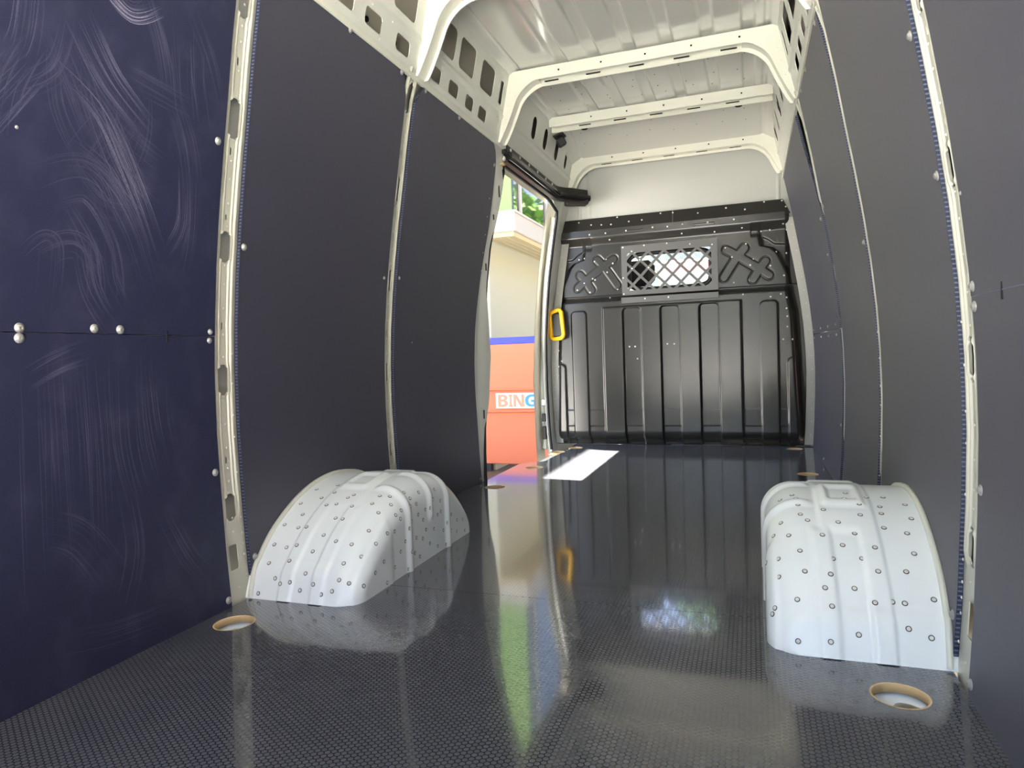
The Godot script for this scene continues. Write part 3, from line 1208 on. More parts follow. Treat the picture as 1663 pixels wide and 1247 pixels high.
func build_arches() -> void:
	var dots := {-1: [.131,.05,.319,.088,.4,.094,.519,.075,.612,.094,.744,.069,.806,.081,.844,.125,.9,.169,.781,.112,.244,.1,.481,.119,.131,.144,.294,.156,.694,.169,.738,.213,.869,.238,.844,.288,.406,.194,.269,.206,.194,.2,.088,.206,.394,.244,.525,.225,.631,.225,.725,.269,.244,.262,.181,.262,.069,.269,.138,.306,.438,.294,.375,.3,.638,.281,.712,.319,.588,.338,.419,.338,.513,.356,.306,.344,.25,.338,.338,.369,.356,.381,.506,.388,.55,.4,.594,.381,.656,.375,.65,.4,.688,.388,.731,.356,.862,.381,.763,.419,.894,.425,.925,.35,.975,.3,.981,.413,.825,.406,.575,.444,.619,.45,.656,.438,.663,.469,.725,.475,.719,.513,.769,.5,.738,.438,.844,.462,.869,.494,.831,.513,.85,.556,.919,.531,.956,.475,.919,.45,.719,.531,.681,.556,.612,.494,.631,.575,.706,.6,.769,.6,.781,.581,.85,.631,.812,.669,.869,.763,.862,.712,.913,.663,.938,.706,.962,.781,.981,.625,.962,.575,.888,.612,.219,.388,.162,.369,.069,.406,.169,.431,.062,.344],
		1: [.881,.069,.681,.075,.494,.094,.125,.1,.225,.112,.069,.188,.2,.175,.256,.175,.338,.169,.556,.15,.538,.194,.7,.169,.819,.175,.85,.169,.4,.2,.481,.225,.588,.231,.712,.238,.669,.281,.731,.306,.562,.281,.438,.262,.312,.269,.269,.238,.15,.244,.094,.288,.244,.294,.369,.3,.438,.319,.3,.331,.175,.35,.094,.338,.056,.381,.162,.394,.25,.381,.35,.356,.469,.363,.488,.381,.575,.325,.581,.369,.638,.35,.481,.413,.388,.394,.288,.431,.238,.413,.156,.419,.056,.431,.544,.456,.481,.431,.194,.45,.269,.469,.488,.462,.125,.462]}
	var face := lathe_mesh([Vector2(.0046, .0004), Vector2(.0044, .0012), Vector2(.002, .0016), Vector2(0, .0017)], 12)
	var ring := lathe_mesh([Vector2(.0062, 0), Vector2(.0060, .0008), Vector2(.0044, .0010), Vector2(.0040, .0003)], 14)
	for sd in [-1, 1]:
		var t := thing("wheel_arch", "white pressed steel wheel arch on the left, dotted with ringed weld marks" if sd < 0 else "white pressed steel wheel arch on the right, dotted with ringed weld marks", "wheel arch", Vector3(sd * .72, 0, -2.02))
		var off := -t.position
		var ns := 150
		var nv := 170
		var base := []
		for j in nv + 1:
			var row := []
			for i in ns + 1:
				row.append(arch_pos(i / float(ns), j / float(nv), sd))
			base.append(row)
		var pos := []
		for j in nv + 1:
			var row := []
			for i in ns + 1:
				row.append(base[j][i] + arch_normal(base, i, j, ns, nv, sd) * arch_relief(base[j][i], i / float(ns), sd) + off)
			pos.append(row)
		var st := begin()
		st.set_smooth_group(0)
		for j in nv:
			for i in ns:
				var a: Vector3 = pos[j][i]
				var b: Vector3 = pos[j + 1][i]
				var c: Vector3 = pos[j + 1][i + 1]
				var d: Vector3 = pos[j][i + 1]
				if sd > 0:
					quad(st, a, b, c, d)
				else:
					quad(st, a, d, c, b)
		part(t, "shell", done(st), "arch_paint")
		# thin flange against the wall
		var fl := []
		for j in 60:
			var ap := arch_pos(0, j / 59.0, sd)
			fl.append(Vector3(sd * (hw(ap.y) - .005), ap.y + .004, ap.z) + off)
		var fs := begin()
		sweep(fs, fl, rect(.012, .012), Vector3(1, 0, 0))
		part(t, "wall_flange", done(fs), "white_paint")
		var L: Array = dots[sd]
		for k in L.size() / 2:
			var fi: float = L[k * 2] * ns
			var fj: float = L[k * 2 + 1] * nv
			var i := clampi(int(fi), 0, ns - 1)
			var j := clampi(int(fj), 0, nv - 1)
			var p: Vector3 = (pos[j][i] as Vector3).lerp(pos[j][i + 1], fi - i).lerp((pos[j + 1][i] as Vector3).lerp(pos[j + 1][i + 1], fi - i), fj - j)
			var xf := on_surface(p, arch_normal(base, i, j, ns, nv, sd))
			var m := part(t, "weld_mark", ring, "ring_dark", xf)
			part(m, "sealed_spot", face, "bolt_white")


func arch_normal(base: Array, i: int, j: int, ns: int, nv: int, sd: int) -> Vector3:
	var a: Vector3 = base[j][mini(i + 1, ns)] - base[j][maxi(i - 1, 0)]
	var b: Vector3 = base[mini(j + 1, nv)][i] - base[maxi(j - 1, 0)][i]
	var n := a.cross(b)
	if n.length() < 1e-9:
		return Vector3.UP
	n = n.normalized()
	return n if sd < 0 else -n


# ==================================================================== partition
func seg(p: Vector2, a: Vector2, b: Vector2) -> float:
	var h := clampf((p - a).dot(b - a) / (b - a).length_squared(), 0, 1)
	return (p - a - (b - a) * h).length()


const C1 := Vector2(.465, 1.309)
const C2 := Vector2(.604, 1.211)

func cross_sd(p: Vector2) -> float:
	var d := seg(p, C1, Vector2(.392, 1.356))
	d = minf(d, seg(p, C1, Vector2(.511, 1.359)))
	d = minf(d, seg(p, C1, Vector2(.371, 1.167)))
	d = minf(d, seg(p, C1, C2))
	d = minf(d, seg(p, C2, Vector2(.643, 1.258)))
	d = minf(d, seg(p, C2, Vector2(.663, 1.163)))
	d = minf(d, seg(p, C2, Vector2(.561, 1.143)))
	return d - .031


func part_h(x: float, y: float) -> float:
	var X := absf(x - PC)
	var sx := x - PC
	if y > 1.095:
		# upper zone
		var h := .0
		var edge := interp(y, [1.09, 1.13, 1.19, 1.25, 1.31, 1.345, 1.365, 1.42], [.815, .805, .782, .755, .728, .69, .625, .615])
		h += .028 * (1.0 - smoothstep(edge - .025, edge + .012, X))
		if y > 1.36 and X > .55:
			h *= 1.0 - smoothstep(1.42, 1.45, y) * .6
		var low := interp(X, [.62, .66, .70, .80], [1.425, 1.405, 1.372, 1.362])
		if X > .62:
			h += .010 * (smoothstep(low - .007, low + .007, y))
		if X > .33:
			var c := cross_sd(Vector2(X, y))
			h += .003 * (1.0 - smoothstep(-.004, .004, c)) - .007 * exp(-pow(c / .0042, 2.0))
		# beam along the top
		h = lerpf(h, .052, smoothstep(1.462, 1.528, y))
		if y > 1.525 and (absf(x + .268) < .07 or absf(x - .222) < .07):
			h += .004 * exp(-pow((absf(y - 1.5385) - .006) / .002, 2.0))
		h -= .05 * smoothstep(.765, .825, X)
		return h
	# lower body
	var bw := interp(y, [0, .1, .6, .9, 1.05], [.895, .890, .872, .858, .83])
	var h2 := .060
	h2 += .013 * (1.0 - smoothstep(.470, .486, X)) * (1.0 - smoothstep(.998, 1.012, y))
	for c in [-.267, 0.0, .267]:
		var sd := rbox(sx - c, y - .44, .064, .556, .03)
		h2 -= .024 * smoothstep(-.006, .006, sd)
	h2 += .014 * smoothstep(-.006, .006, rbox(X - .655, y - .43, .056, .558, .03))
	h2 += .014 * smoothstep(-.006, .006, rbox(X - .865, y - .24, .098, .362, .03))
	var valley := X < .60 and (absf(sx) < .06 or absf(X - .267) < .06 or X > .49) or X > .715 and X < .765
	if valley:
		h2 += .003 * bump(y, .142, .26, .003)
	h2 -= .075 * pow(1.0 - smoothstep(0.0, .115, y), 1.6)
	# rounded shoulder at the top and the sides
	h2 = lerpf(.0, h2, 1.0 - smoothstep(1.045, 1.088, y))
	h2 = lerpf(-.015, h2, 1.0 - smoothstep(bw - .075, bw - .012, X))
	if X > bw - .06:
		h2 += .0 
	return h2


func build_partition() -> void:
	var t := thing("partition", "black pressed steel partition with ribs, mesh window and yellow handle at the front", "partition", Vector3(PC, 0, ZP))
	var off := -t.position
	var x0 := -.93
	var x1 := .90
	var nx := 460
	var ny := 400
	var y1 := 1.575
	var st := begin()
	st.set_smooth_group(0)
	var hh := PackedFloat32Array()
	hh.resize((nx + 1) * (ny + 1))
	var ow := func(y: float) -> float: return interp(y, [0, .1, .6, 1.0, 1.5, 1.6], [.90, .90, .880, .862, .80, .79])
	for j in ny + 1:
		var y := lerpf(0.0, y1, j / float(ny))
		var hwid: float = ow.call(y)
		for i in nx + 1:
			var x := PC + lerpf(-hwid, hwid, i / float(nx))
			hh[j * (nx + 1) + i] = part_h(x, y)
	for j in ny:
		var ya := lerpf(0.0, y1, j / float(ny))
		var yb := lerpf(0.0, y1, (j + 1) / float(ny))
		var wa: float = ow.call(ya)
		var wb: float = ow.call(yb)
		for i in nx:
			var fa := i / float(nx)
			var fb := (i + 1) / float(nx)
			var xa := PC + lerpf(-wa, wa, fa)
			var xm := PC + lerpf(-wa, wa, fb)
			if ya > 1.105 and yb < 1.398 and xa > -.335 and xm < .283:
				continue
			var X := absf((xa + xm) * .5 - PC)
			# notches in the foot under the channels
			if yb < .016 and (X < .055 or absf(X - .267) < .055 or (X > .50 and X < .59)):
				continue
			var k := j * (nx + 1) + i
			quad(st, Vector3(xa, ya, ZP + hh[k]) + off, Vector3(xm, ya, ZP + hh[k + 1]) + off, Vector3(PC + lerpf(-wb, wb, fb), yb, ZP + hh[k + nx + 2]) + off, Vector3(PC + lerpf(-wb, wb, fa), yb, ZP + hh[k + nx + 1]) + off)
	part(t, "pressed_panel", done(st), "black_paint")
	# upper plates
	for q in [[-.805, .008], [.012, .778]]:
		var pl := begin()
		var a := Vector3(q[0], 1.560, ZP + .046) + off
		var b := Vector3(q[1], 1.560, ZP + .046) + off
		var up := Vector3(0, .104, -.030)
		var sh := Vector3(.03, 0, 0) if q[0] < -.5 else Vector3.ZERO
		var sh2 := Vector3(-.045, 0, 0) if q[0] > -.5 else Vector3.ZERO
		var bk := Vector3(0, .001, -.003)
		pl.set_smooth_group(-1)
		quad(pl, a, b, b + up + sh2, a + up + sh)
		quad(pl, b + bk, a + bk, a + up + sh + bk, b + up + sh2 + bk)
		quad(pl, a + up + sh, b + up + sh2, b + up + sh2 + bk, a + up + sh + bk)
		quad(pl, a + bk, b + bk, b, a)
		quad(pl, a + bk, a, a + up + sh, a + up + sh + bk)
		quad(pl, b, b + bk, b + up + sh2 + bk, b + up + sh2)
		part(t, "upper_plate", done(pl), "black_plate")
	# backing frame behind the pressed panel, open at the window
	for q in [[0.0, .55, 1.90, 1.10], [0.0, 1.50, 1.80, .20], [-.64, 1.25, .56, .30], [.61, 1.25, .62, .30]]:
		part(t, "backing", box_mesh(Vector3(q[2], q[3], .012), .002), "black_plate", xlate(Vector3(q[0], q[1], ZP - .034) + off))
	# mesh window: plate with diamond openings
	var gx0 := -.357
	var gx1 := .308
	var sdf := func(x: float, y: float) -> float:
		var f := minf(minf(x - gx0, gx1 - x), minf(y - 1.086, 1.440 - y))
		var open := rbox(x + .026, y - 1.252, .292, .134, .02)
		# 45 degree lattice through nodes spaced .113
		var u := (x - .003) / .113
		var v := (y - 1.330) / .115
		var a := u + v
		var b := u - v
		var da := absf(a - roundf(a)) * .0806
		var db := absf(b - roundf(b)) * .0806
		var bars := .0085 - minf(da, db)
		return minf(f, maxf(-open, bars))
	var mp := func(x: float, y: float, d: float) -> Vector3: return Vector3(x, y, ZP + .050 - d) + off
	var gs := begin()
	sheet(gs, gx0 - .004, gx1 + .004, 224, 1.08, 1.446, 122, sdf, mp, .006, false, false)
	var grille := part(t, "mesh_window", done(gs), "grille_grey")
	grille.set_meta("label", "grey diamond mesh window plate")
	part(t, "window_sill", box_mesh(Vector3(.67, .042, .008), .002), "grille_grey", xlate(Vector3(PC, 1.048, ZP + .078) + off))
	# rounded inner rubber of the window opening
	var rp := []
	for i in 48:
		var a := TAU * i / 48.0
		var c := Vector2(cos(a), sin(a))
		rp.append(Vector3(-.026 + sign(c.x) * pow(absf(c.x), .35) * .285, 1.252 + sign(c.y) * pow(absf(c.y), .35) * .128, ZP + .012) + off)
	var rs := begin()
	sweep(rs, rp, rect(.03, .012), Vector3(0, 0, 1), true)
	part(t, "window_rubber", done(rs), "black_rubber")
	# yellow handle: a bevelled frame
	var hs := begin()
	var hp := [Vector3(-.893, .985, ZP + .10) + off, Vector3(-.80, 1.012, ZP + .125) + off, Vector3(-.782, .80, ZP + .125) + off, Vector3(-.884, .79, ZP + .10) + off]
	var path := []
	for i in 4:
		var p: Vector3 = hp[i]
		var a: Vector3 = (hp[(i + 3) % 4] - p).normalized()
		var b: Vector3 = (hp[(i + 1) % 4] - p).normalized()
		path.append_array([p + a * .025, p + a * .009 + b * .009, p + b * .025])
	sweep(hs, path, [Vector2(-.014, -.012), Vector2(.014, -.012), Vector2(.014, .006), Vector2(.008, .012), Vector2(-.008, .012), Vector2(-.014, .006)], Vector3(0, 0, 1), true)
	var hd := part(t, "handle", done(hs), "yellow")
	hd.set_meta("label", "yellow grab handle")
	var cupm := begin()
	cbox(cupm, Vector3(.085, .18, .05), .01, xlate(Vector3(-.838, .895, ZP + .075) + off))
	part(t, "handle_base", done(cupm), "black_plate")
	# rivets
	var rv := lathe_mesh([Vector2(.006, 0), Vector2(.005, .002), Vector2(.0025, .003), Vector2(0, .0032)], 10)
	var spots := [-.667,1.642,-.498,1.609,-.383,1.655,-.574,1.616,-.427,1.605,-.298,1.614,-.205,1.616,-.074,1.651,.012,1.647,.182,1.625,.369,1.641,.492,1.617,.615,1.656,.727,1.653,.750,1.608,.683,1.567,-.466,1.543,-.316,1.547,-.128,1.553,-.025,1.548,.078,1.555,.247,1.550,.420,1.554,-.584,1.543,.071,1.493,-.439,1.496,.291,1.485,.470,1.494,.591,1.464,.648,1.467,.731,1.497,.752,1.460,.770,1.432,-.557,1.349,-.472,1.358,-.423,1.325,-.466,1.264,-.558,1.215,-.639,1.196,-.575,1.225,-.692,1.149,-.598,1.126,-.395,1.134,-.633,1.377,-.680,1.375,.359,1.369,.493,1.384,.402,1.303,.410,1.128,.519,1.239,.539,1.279,.685,1.315,.647,1.225,.732,1.154,.749,1.305,-.455,1.078,.468,1.041,.708,1.029,.643,1.014,.743,1.003,.742,.931,.745,.878,.744,.809,.717,.725,.774,.723,-.853,.706,-.824,.628,-.852,.586,-.858,.517,-.861,.431,-.316,.716,-.275,.715,-.261,.627,-.047,.725,.001,.723]
	for k in spots.size() / 2:
		var x: float = spots[k * 2]
		var y: float = spots[k * 2 + 1]
		var z := part_h(x, y)
		if y > 1.56:
			z = .046 - (y - 1.56) / .104 * .030
		part(t, "rivet", rv, "bolt_white", on_surface(Vector3(x, y, ZP + z) + off, Vector3(0, 0, 1)))
	var gspots := [-.344,1.430,-.192,1.432,-.033,1.433,.125,1.413,-.280,1.397,-.346,1.212,-.345,1.096,.273,1.397,-.282,1.274,-.225,1.332,-.165,1.272]
	for k in gspots.size() / 2:
		part(t, "rivet", rv, "bolt_white", on_surface(Vector3(gspots[k * 2], gspots[k * 2 + 1], ZP + .050) + off, Vector3(0, 0, 1)))
	for x in [-.191, -.027]:
		part(t, "rivet", rv, "bolt_white", on_surface(Vector3(x, 1.052, ZP + .082) + off, Vector3(0, 0, 1)))
	# grey liner board above
	var lb := thing("roof_liner_board", "plain grey liner board above the black partition", "liner board", Vector3(PC, 1.6, ZP - .02))
	var ls := begin()
	var lsdf := func(x: float, y: float) -> float:
		return minf(minf(rail_x(maxf(y, 1.6)) + .03 - absf(x), 2.10 - y), y - 1.55)
	var lmp := func(x: float, y: float, d: float) -> Vector3:
		var c := .006 * bump(x, -.60, -.585, .005) + .006 * bump(x, -.675, -.66, .005) + .006 * bump(x, .70, .715, .005)
		return Vector3(x, y, ZP - .012 + c - d) - lb.position
	sheet(ls, -.85, .85, 220, 1.54, 2.11, 30, lsdf, lmp, .008, false)
	part(lb, "board", done(ls), "liner_grey")


# ==================================================================== sliding door track
func build_door_track() -> void:
	var t := thing("door_track", "black sliding door track with bolts along the top of the side door", "door track", Vector3(-.74, 1.79, -4.0))
	var off := -t.position
	var line := []
	for i in 24:
		line.append(Vector3(-.726, 0, -lerpf(3.545, 4.52, i / 23.0)))
	for i in range(1, 9):
		var a := i / 8.0 * 1.0
		line.append(Vector3(-.726 + .15 * (1 - cos(a)), 0, -4.52 - .15 * sin(a)))
	line.append(Vector3(-.56, 0, -4.775))
	var shift := func(dx: float, y: float) -> Array:
		var out := []
		for p in line:
			out.append(Vector3(p.x + dx, y, p.z) + off)
		return out
	var st := begin()
	sweep(st, shift.call(0.0, 1.812), rect(.006, .044), Vector3.UP, false, false)
	part(t, "flange", done(st), "black_plate")
	st = begin()
	sweep(st, shift.call(.006, 1.775), [Vector2(-.024, -.020), Vector2(.010, -.024), Vector2(.022, -.016), Vector2(.026, 0), Vector2(.022, .014), Vector2(.010, .02), Vector2(-.024, .02)], Vector3.UP, false, true)
	part(t, "channel", done(st), "black_gloss")
	st = begin()
	sweep(st, shift.call(-.012, 1.745), rect(.03, .010), Vector3.UP, false, false)
	part(t, "lower_lip", done(st), "black_plate")
	part(t, "end_bracket", box_mesh(Vector3(.16, .05, .09), .008), "black_plate", Transform3D(Basis(Vector3.UP, .5), Vector3(-.635, 1.755, -4.745) + off))
	for z in [-3.60, -3.76, -3.93, -4.10, -4.28, -4.43]:
		part(t, "bolt", screw_mesh(), "bolt_white", on_surface(Vector3(-.722, 1.818, z) + off, Vector3(1, 0, 0)))
	part(t, "bolt", screw_mesh(), "bolt_white", on_surface(Vector3(-.575, 1.818, -4.768) + off, Vector3(.5, 0, 1)))
	var r := thing("door_roller", "small metal roller carriage at the rear end of the door track", "roller", Vector3(-.75, 1.76, -3.52))
	part(r, "bracket", box_mesh(Vector3(.03, .05, .02), .003), "steel", xlate(Vector3(-.01, .0, -.015)))
	var wheel := lathe_mesh([Vector2(.004, -.012), Vector2(.017, -.012), Vector2(.018, -.008), Vector2(.018, .008), Vector2(.017, .012), Vector2(0, .012)], 18)
	part(r, "wheel", wheel, "black_rubber", xlate(Vector3(.012, .035, -.02)))
	part(r, "wheel", wheel, "bolt_white", Transform3D(Basis(Vector3.RIGHT, 1.2).scaled(Vector3.ONE * .7), Vector3(.005, .0, -.02)))
	part(r, "arm", box_mesh(Vector3(.045, .012, .03), .003), "wood", xlate(Vector3(-.01, -.03, -.02)))


func build_small_things() -> void:
	var t := thing("lamp_bracket", "small black bracket hanging under the short roof bow on the left", "bracket", Vector3(-.63, 2.06, -4.32))
	part(t, "plate", box_mesh(Vector3(.07, .012, .09), .003), "black_plate", Transform3D(Basis(Vector3(0, 0, 1), .3), Vector3(0, .03, 0)))
	part(t, "housing", box_mesh(Vector3(.055, .055, .05), .008), "dash", Transform3D(Basis(Vector3(.4, .5, .8).normalized(), .6), Vector3(.01, -.01, .0)))


# ==================================================================== cab in front of the partition
func build_cab() -> void:
	var c := struct("wall_front", "cab beyond the partition")
	part(c, "cab_roof", box_mesh(Vector3(1.9, .04, 1.35), .01), "outer_paint", xlate(Vector3(0, 1.90, -5.65)))
	part(c, "cab_roof_step", box_mesh(Vector3(1.9, .40, .03), .01), "outer_paint", xlate(Vector3(0, 2.08, -5.02)))
	part(c, "cab_floor", box_mesh(Vector3(1.9, .04, 2.0), .01), "dash", xlate(Vector3(0, -.12, -6.0)))
	for s in [-1, 1]:
		part(c, "cab_door", box_mesh(Vector3(.06, 1.0, 1.5), .02), "outer_paint", xlate(Vector3(s * .96, .38, -5.75)))
		part(c, "cab_pillar", box_mesh(Vector3(.05, 1.35, .06), .01), "outer_paint", Transform3D(Basis(Vector3.RIGHT, -.62), Vector3(s * .90, 1.35, -6.62)))
	part(c, "dashboard", box_mesh(Vector3(1.8, .35, .55), .08), "dash", xlate(Vector3(0, .72, -6.75)))
	part(c, "bonnet", box_mesh(Vector3(1.8, .7, .5), .08), "outer_paint", xlate(Vector3(0, .35, -7.2)))
	var w := struct("window_1", "windscreen of the cab")
	part(w, "windscreen", box_mesh(Vector3(1.74, 1.26, .006), .001), "pane", Transform3D(Basis(Vector3.RIGHT, -.62), Vector3(0, 1.36, -6.64)))
	for q in [[-.31, "black cab seat back behind the left end of the mesh window"], [.62, "black cab seat back on the right beyond the partition"]]:
		var t := thing("cab_seat", q[1], "seat", Vector3(q[0], -.1, -5.45))
		part(t, "cushion", box_mesh(Vector3(.5, .16, .5), .06), "seat_black", xlate(Vector3(0, .45, -.22)))
		part(t, "pedestal", box_mesh(Vector3(.4, .36, .4), .02), "seat_black", xlate(Vector3(0, .18, -.22)))
		part(t, "backrest", box_mesh(Vector3(.48, .72, .14), .06), "seat_black", Transform3D(Basis(Vector3.RIGHT, .12), Vector3(0, .84, .08)))
		part(t, "headrest", box_mesh(Vector3(.27, .20, .10), .045), "seat_black", xlate(Vector3(0, 1.38, .12)))


# ==================================================================== outside
func build_outside() -> void:
	var g := struct("ground", "pale concrete yard round the van")
	part(g, "yard", box_mesh(Vector3(140, .2, 140), .01), "concrete", xlate(Vector3(0, GROUND - .1, 0)))
	part(g, "added_front_road", box_mesh(Vector3(140, .02, 66), .005), "added_asphalt", xlate(Vector3(0, GROUND + .002, -36)))  # dark slab added to cut light bounced onto the building wall
	part(g, "side_paving", box_mesh(Vector3(8, .02, 14), .005), "brown_paving", xlate(Vector3(-5.1, GROUND + .005, -7.5)))
	# building with the glazed upper floor
	var b := thing("building", "pale building with a glazed upper floor over a cream soffit, seen through the side door", "building", Vector3(-6, GROUND, -14))
	var off := -b.position
	part(b, "lower_wall", box_mesh(Vector3(6.4, 3.1, 12), .01), "pale_wall", xlate(Vector3(-5.82, GROUND + 1.55, -14.12) + off))
	part(b, "soffit", box_mesh(Vector3(6.8, .06, 12.3), .005), "cream_soffit", xlate(Vector3(-5.64, 2.20, -14.2) + off))
	for i in 4:
		part(b, "soffit_joint", box_mesh(Vector3(.012, .01, 12.2), .002), "pale_wall", xlate(Vector3(-2.34 - i * .09, 2.168, -14.2) + off))
	part(b, "fascia", box_mesh(Vector3(6.85, .25, 12.35), .01), "fascia", xlate(Vector3(-5.645, 2.355, -14.2) + off))
	part(b, "fascia_drip", box_mesh(Vector3(6.89, .03, 12.39), .005), "fascia", xlate(Vector3(-5.645, 2.475, -14.2) + off))
	part(b, "end_pane", box_mesh(Vector3(6.6, 2.4, .04), .005), "glass_green_reflection", xlate(Vector3(-5.56, 3.69, -8.08) + off))
	for i in 8:
		var z := -8.1 - i * 1.18
		part(b, "glass_pane", box_mesh(Vector3(.03, 2.4, 1.12 if i > 0 else .20), .004), "window_glass", xlate(Vector3(-2.26, 3.69, z - (.60 if i > 0 else .12) + (.98 if i > 0 else 0.0)) + off))
		part(b, "mullion", box_mesh(Vector3(.06, 2.4, .05), .006), "fascia", xlate(Vector3(-2.245, 3.69, z - .22) + off))
	part(b, "corner_mullion", box_mesh(Vector3(.03, 2.4, .03), .004), "window_glass", xlate(Vector3(-2.25, 3.69, -8.08) + off))
	part(b, "upper_core", box_mesh(Vector3(6.3, 2.5, 11.9), .01), "pale_wall", xlate(Vector3(-5.55, 3.70, -14.2) + off))
	part(b, "roof_slab", box_mesh(Vector3(9.6, .3, 18), .02), "fascia", xlate(Vector3(-2.53 - 4.8, 6.6, -11.5) + off))
	part(b, "upper_storey", box_mesh(Vector3(6.0, 1.6, 11.6), .02), "pale_wall", xlate(Vector3(-5.8, 5.70, -14.2) + off))
	for z in [-3.0, -6.5]:
		part(b, "canopy_column", box_mesh(Vector3(.3, 7.3, .3), .02), "fascia", xlate(Vector3(-8.5, 2.85, z) + off))
	# orange kiosk with its sign
	var k := thing("kiosk", "orange kiosk with a blue top band standing outside the side door", "kiosk", Vector3(-2.3, GROUND, -8.4))
	off = -k.position
	part(k, "body", box_mesh(Vector3(1.5, 1.52, .11), .01), "orange", xlate(Vector3(-2.10, .075, -8.055) + off))
	part(k, "top_band", box_mesh(Vector3(1.5, .085, .118), .006), "blue_band", xlate(Vector3(-2.10, .872, -8.055) + off))
	part(k, "upper_rail", box_mesh(Vector3(1.5, .028, .05), .008), "orange", xlate(Vector3(-2.10, .262, -7.985) + off))
	part(k, "lower_rail", box_mesh(Vector3(1.5, .028, .05), .008), "orange", xlate(Vector3(-2.10, -.012, -7.985) + off))
	for x in [-2.7, -1.5]:
		part(k, "foot", box_mesh(Vector3(.1, .13, .09), .005), "dash", xlate(Vector3(x, GROUND + .065, -8.055) + off))
	var sg := thing("sign_board", "white sign board lettered in salmon and blue on the orange kiosk", "sign", Vector3(-2.05, .12, -7.985))
	part(sg, "board", box_mesh(Vector3(.98, .195, .02), .003), "sign_white")
	var x := -.455
	for q in [["B", "letter_salmon", .125], ["I", "letter_salmon", .045], ["N", "letter_salmon", .135], ["G", "letter_blue", .15], ["O", "letter_blue", .155]]:
		var tm := TextMesh.new()
		var fnt := SystemFont.new()
		fnt.font_names = PackedStringArray(["Droid Sans"])
		fnt.font_weight = 700
		tm.font = fnt
		tm.font_size = 64
		tm.text = q[0]
		tm.depth = .004
		tm.pixel_size = .003
		var bb := tm.get_aabb()
		var sc := Vector3(q[2] / maxf(bb.size.x, .001), .15 / maxf(bb.size.y, .001), 1)
		var xf := Transform3D(Basis().scaled(sc), Vector3(x + q[2] * .5 - (bb.position.x + bb.size.x * .5) * sc.x, -(bb.position.y + bb.size.y * .5) * sc.y, .0125))
		part(sg, "letter", tm, q[1], xf)
		x += q[2] + .018
	# parked box truck seen through the windscreen
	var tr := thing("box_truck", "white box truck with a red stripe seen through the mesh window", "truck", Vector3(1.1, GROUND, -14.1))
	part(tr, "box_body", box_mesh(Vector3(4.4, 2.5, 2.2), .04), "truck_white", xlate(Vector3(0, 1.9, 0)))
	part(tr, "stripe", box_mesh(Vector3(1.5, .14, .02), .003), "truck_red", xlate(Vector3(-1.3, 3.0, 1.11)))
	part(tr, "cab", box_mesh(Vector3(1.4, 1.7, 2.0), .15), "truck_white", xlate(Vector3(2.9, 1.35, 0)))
	var wh := lathe_mesh([Vector2(0, -.12), Vector2(.3, -.12), Vector2(.42, -.10), Vector2(.42, .10), Vector2(.3, .12), Vector2(0, .12)], 20)
	for p in [[-1.5, 1.0], [-1.5, -1.0], [3.0, .95], [3.0, -.95]]:
		part(tr, "wheel", wh, "black_rubber", Transform3D(Basis(Vector3.RIGHT, PI / 2), Vector3(p[0], .42, p[1])))
	# trees
	var spots := [[-1.0, -24, 9, 0, "tall light green tree straight ahead of the cab"], [4.0, -26, 8, 1, "mid green tree ahead of the cab, right of the light one"], [9.0, -22, 9, 2, "broad yellow-green tree beyond the box truck"], [8.5, -13, 9, 1, "green tree right of the van, mirrored in the building's glass"], [9, -20, 10, 2, "yellow-green tree right of the van, mirrored in the building's glass"], [8, -6, 8, 0, "dark tree close on the right of the van"],
		[-6, 30, 4.6, 0, "small dark tree behind the van on the left"], [-2.5, 31, 4.4, 1, "small mid green tree straight behind the van"], [1, 30, 4.6, 0, "small dark tree behind the van on the right"], [5, 31, 4.5, 1, "small mid green tree behind the van, far right"]]
	for q in spots:
		tree(q[0], q[1], q[2], q[3], q[4])
	var br := thing("added_brick_block", "long dark brick block out of view right of the van, added to cut sky light", "building", Vector3(19, GROUND, 0))  # unseen block, added to shut sky light off the building opposite
	part(br, "walls", box_mesh(Vector3(8, 14, 70), .05), "brick", xlate(Vector3(0, 7, 0)))
	part(br, "roof", box_mesh(Vector3(9, .4, 71), .05), "post_grey", xlate(Vector3(0, 14.2, 0)))
	var bl := thing("warehouse", "low grey warehouse across the yard behind the van", "building", Vector3(14, GROUND, 40))
	part(bl, "walls", box_mesh(Vector3(44, 4, 6), .05), "dash", xlate(Vector3(0, 2.0, 0)))
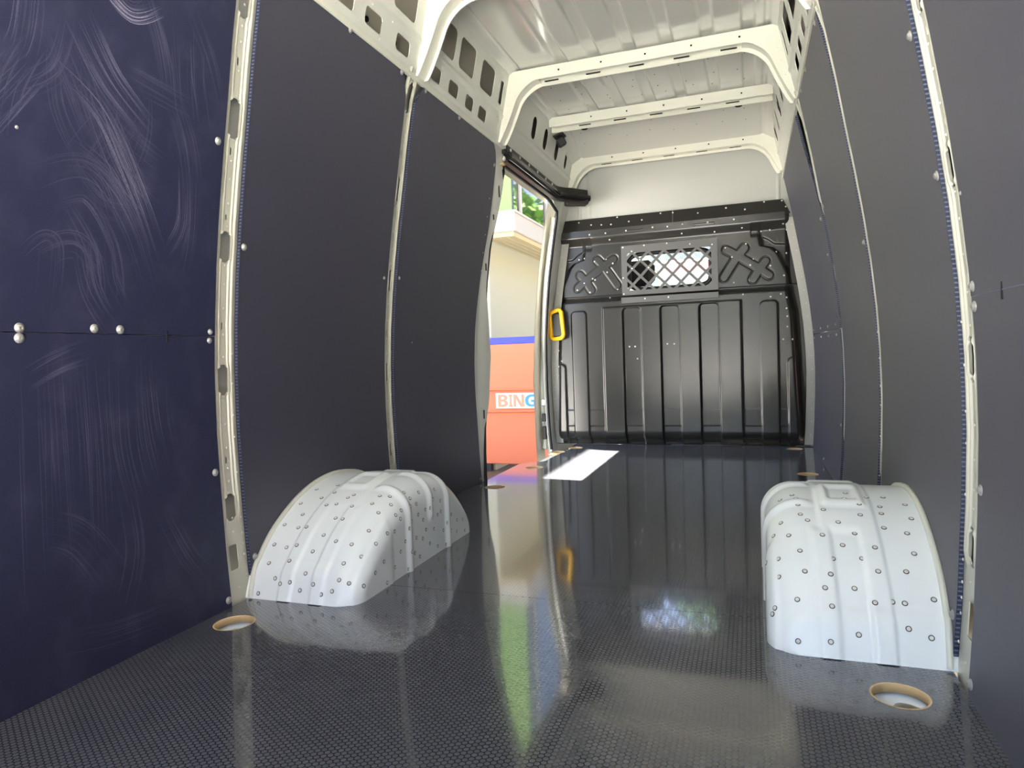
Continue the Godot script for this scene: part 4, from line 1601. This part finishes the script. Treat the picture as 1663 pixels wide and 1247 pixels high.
	part(bl, "roof", box_mesh(Vector3(45, .3, 7), .05), "dash", xlate(Vector3(0, 4.1, 0)))
	var gw := thing("garden_wall", "long low pale wall across the yard behind the van", "wall", Vector3(0, GROUND, 22))
	part(gw, "wall", box_mesh(Vector3(60, 1.75, .3), .02), "fascia", xlate(Vector3(0, .875, 0)))
	part(gw, "coping", box_mesh(Vector3(60, .1, .4), .02), "fascia", xlate(Vector3(0, 1.8, 0)))


func tree(x: float, z: float, h: float, tone: int, label: String) -> void:
	var t := thing("tree", label, "tree", Vector3(x, GROUND, z))
	t.set_meta("group", "trees round the yard")
	t.remove_meta("group")
	var trunk := begin()
	lathe(trunk, [Vector2(.22, 0), Vector2(.16, h * .2), Vector2(.10, h * .6), Vector2(.02, h * .85)], 10)
	part(t, "trunk", done(trunk), "bark")
	var leaf := begin()
	leaf.set_smooth_group(-1)
	quad(leaf, Vector3(-.5, 0, 0), Vector3(0, -.06, .28), Vector3(.5, 0, 0), Vector3(0, .06, -.28))
	var mm := MultiMesh.new()
	mm.transform_format = MultiMesh.TRANSFORM_3D
	mm.mesh = done(leaf)
	var n := 4200
	mm.instance_count = n
	var lobes := []
	for i in 9:
		var a := rng.randf() * TAU
		lobes.append([Vector3(cos(a) * h * .17 * rng.randf(), h * rng.randf_range(.38, .88), sin(a) * h * .17 * rng.randf()), h * rng.randf_range(.14, .22)])
	for i in n:
		var l: Array = lobes[i % 9]
		var v := Vector3(rng.randfn(), rng.randfn(), rng.randfn()).normalized() * pow(rng.randf(), .35)
		var p: Vector3 = l[0] + v * float(l[1])
		var bs := Basis.from_euler(Vector3(rng.randf() * TAU, rng.randf() * TAU, rng.randf() * TAU)).scaled(Vector3.ONE * rng.randf_range(.34, .6))
		mm.set_instance_transform(i, Transform3D(bs, p))
	var o := MultiMeshInstance3D.new()
	o.name = "crown"
	o.multimesh = mm
	o.material_override = M["leaf_%s" % ["dark", "mid", "light"][tone]]
	o.set_meta("kind", "stuff")
	t.add_child(o, true)
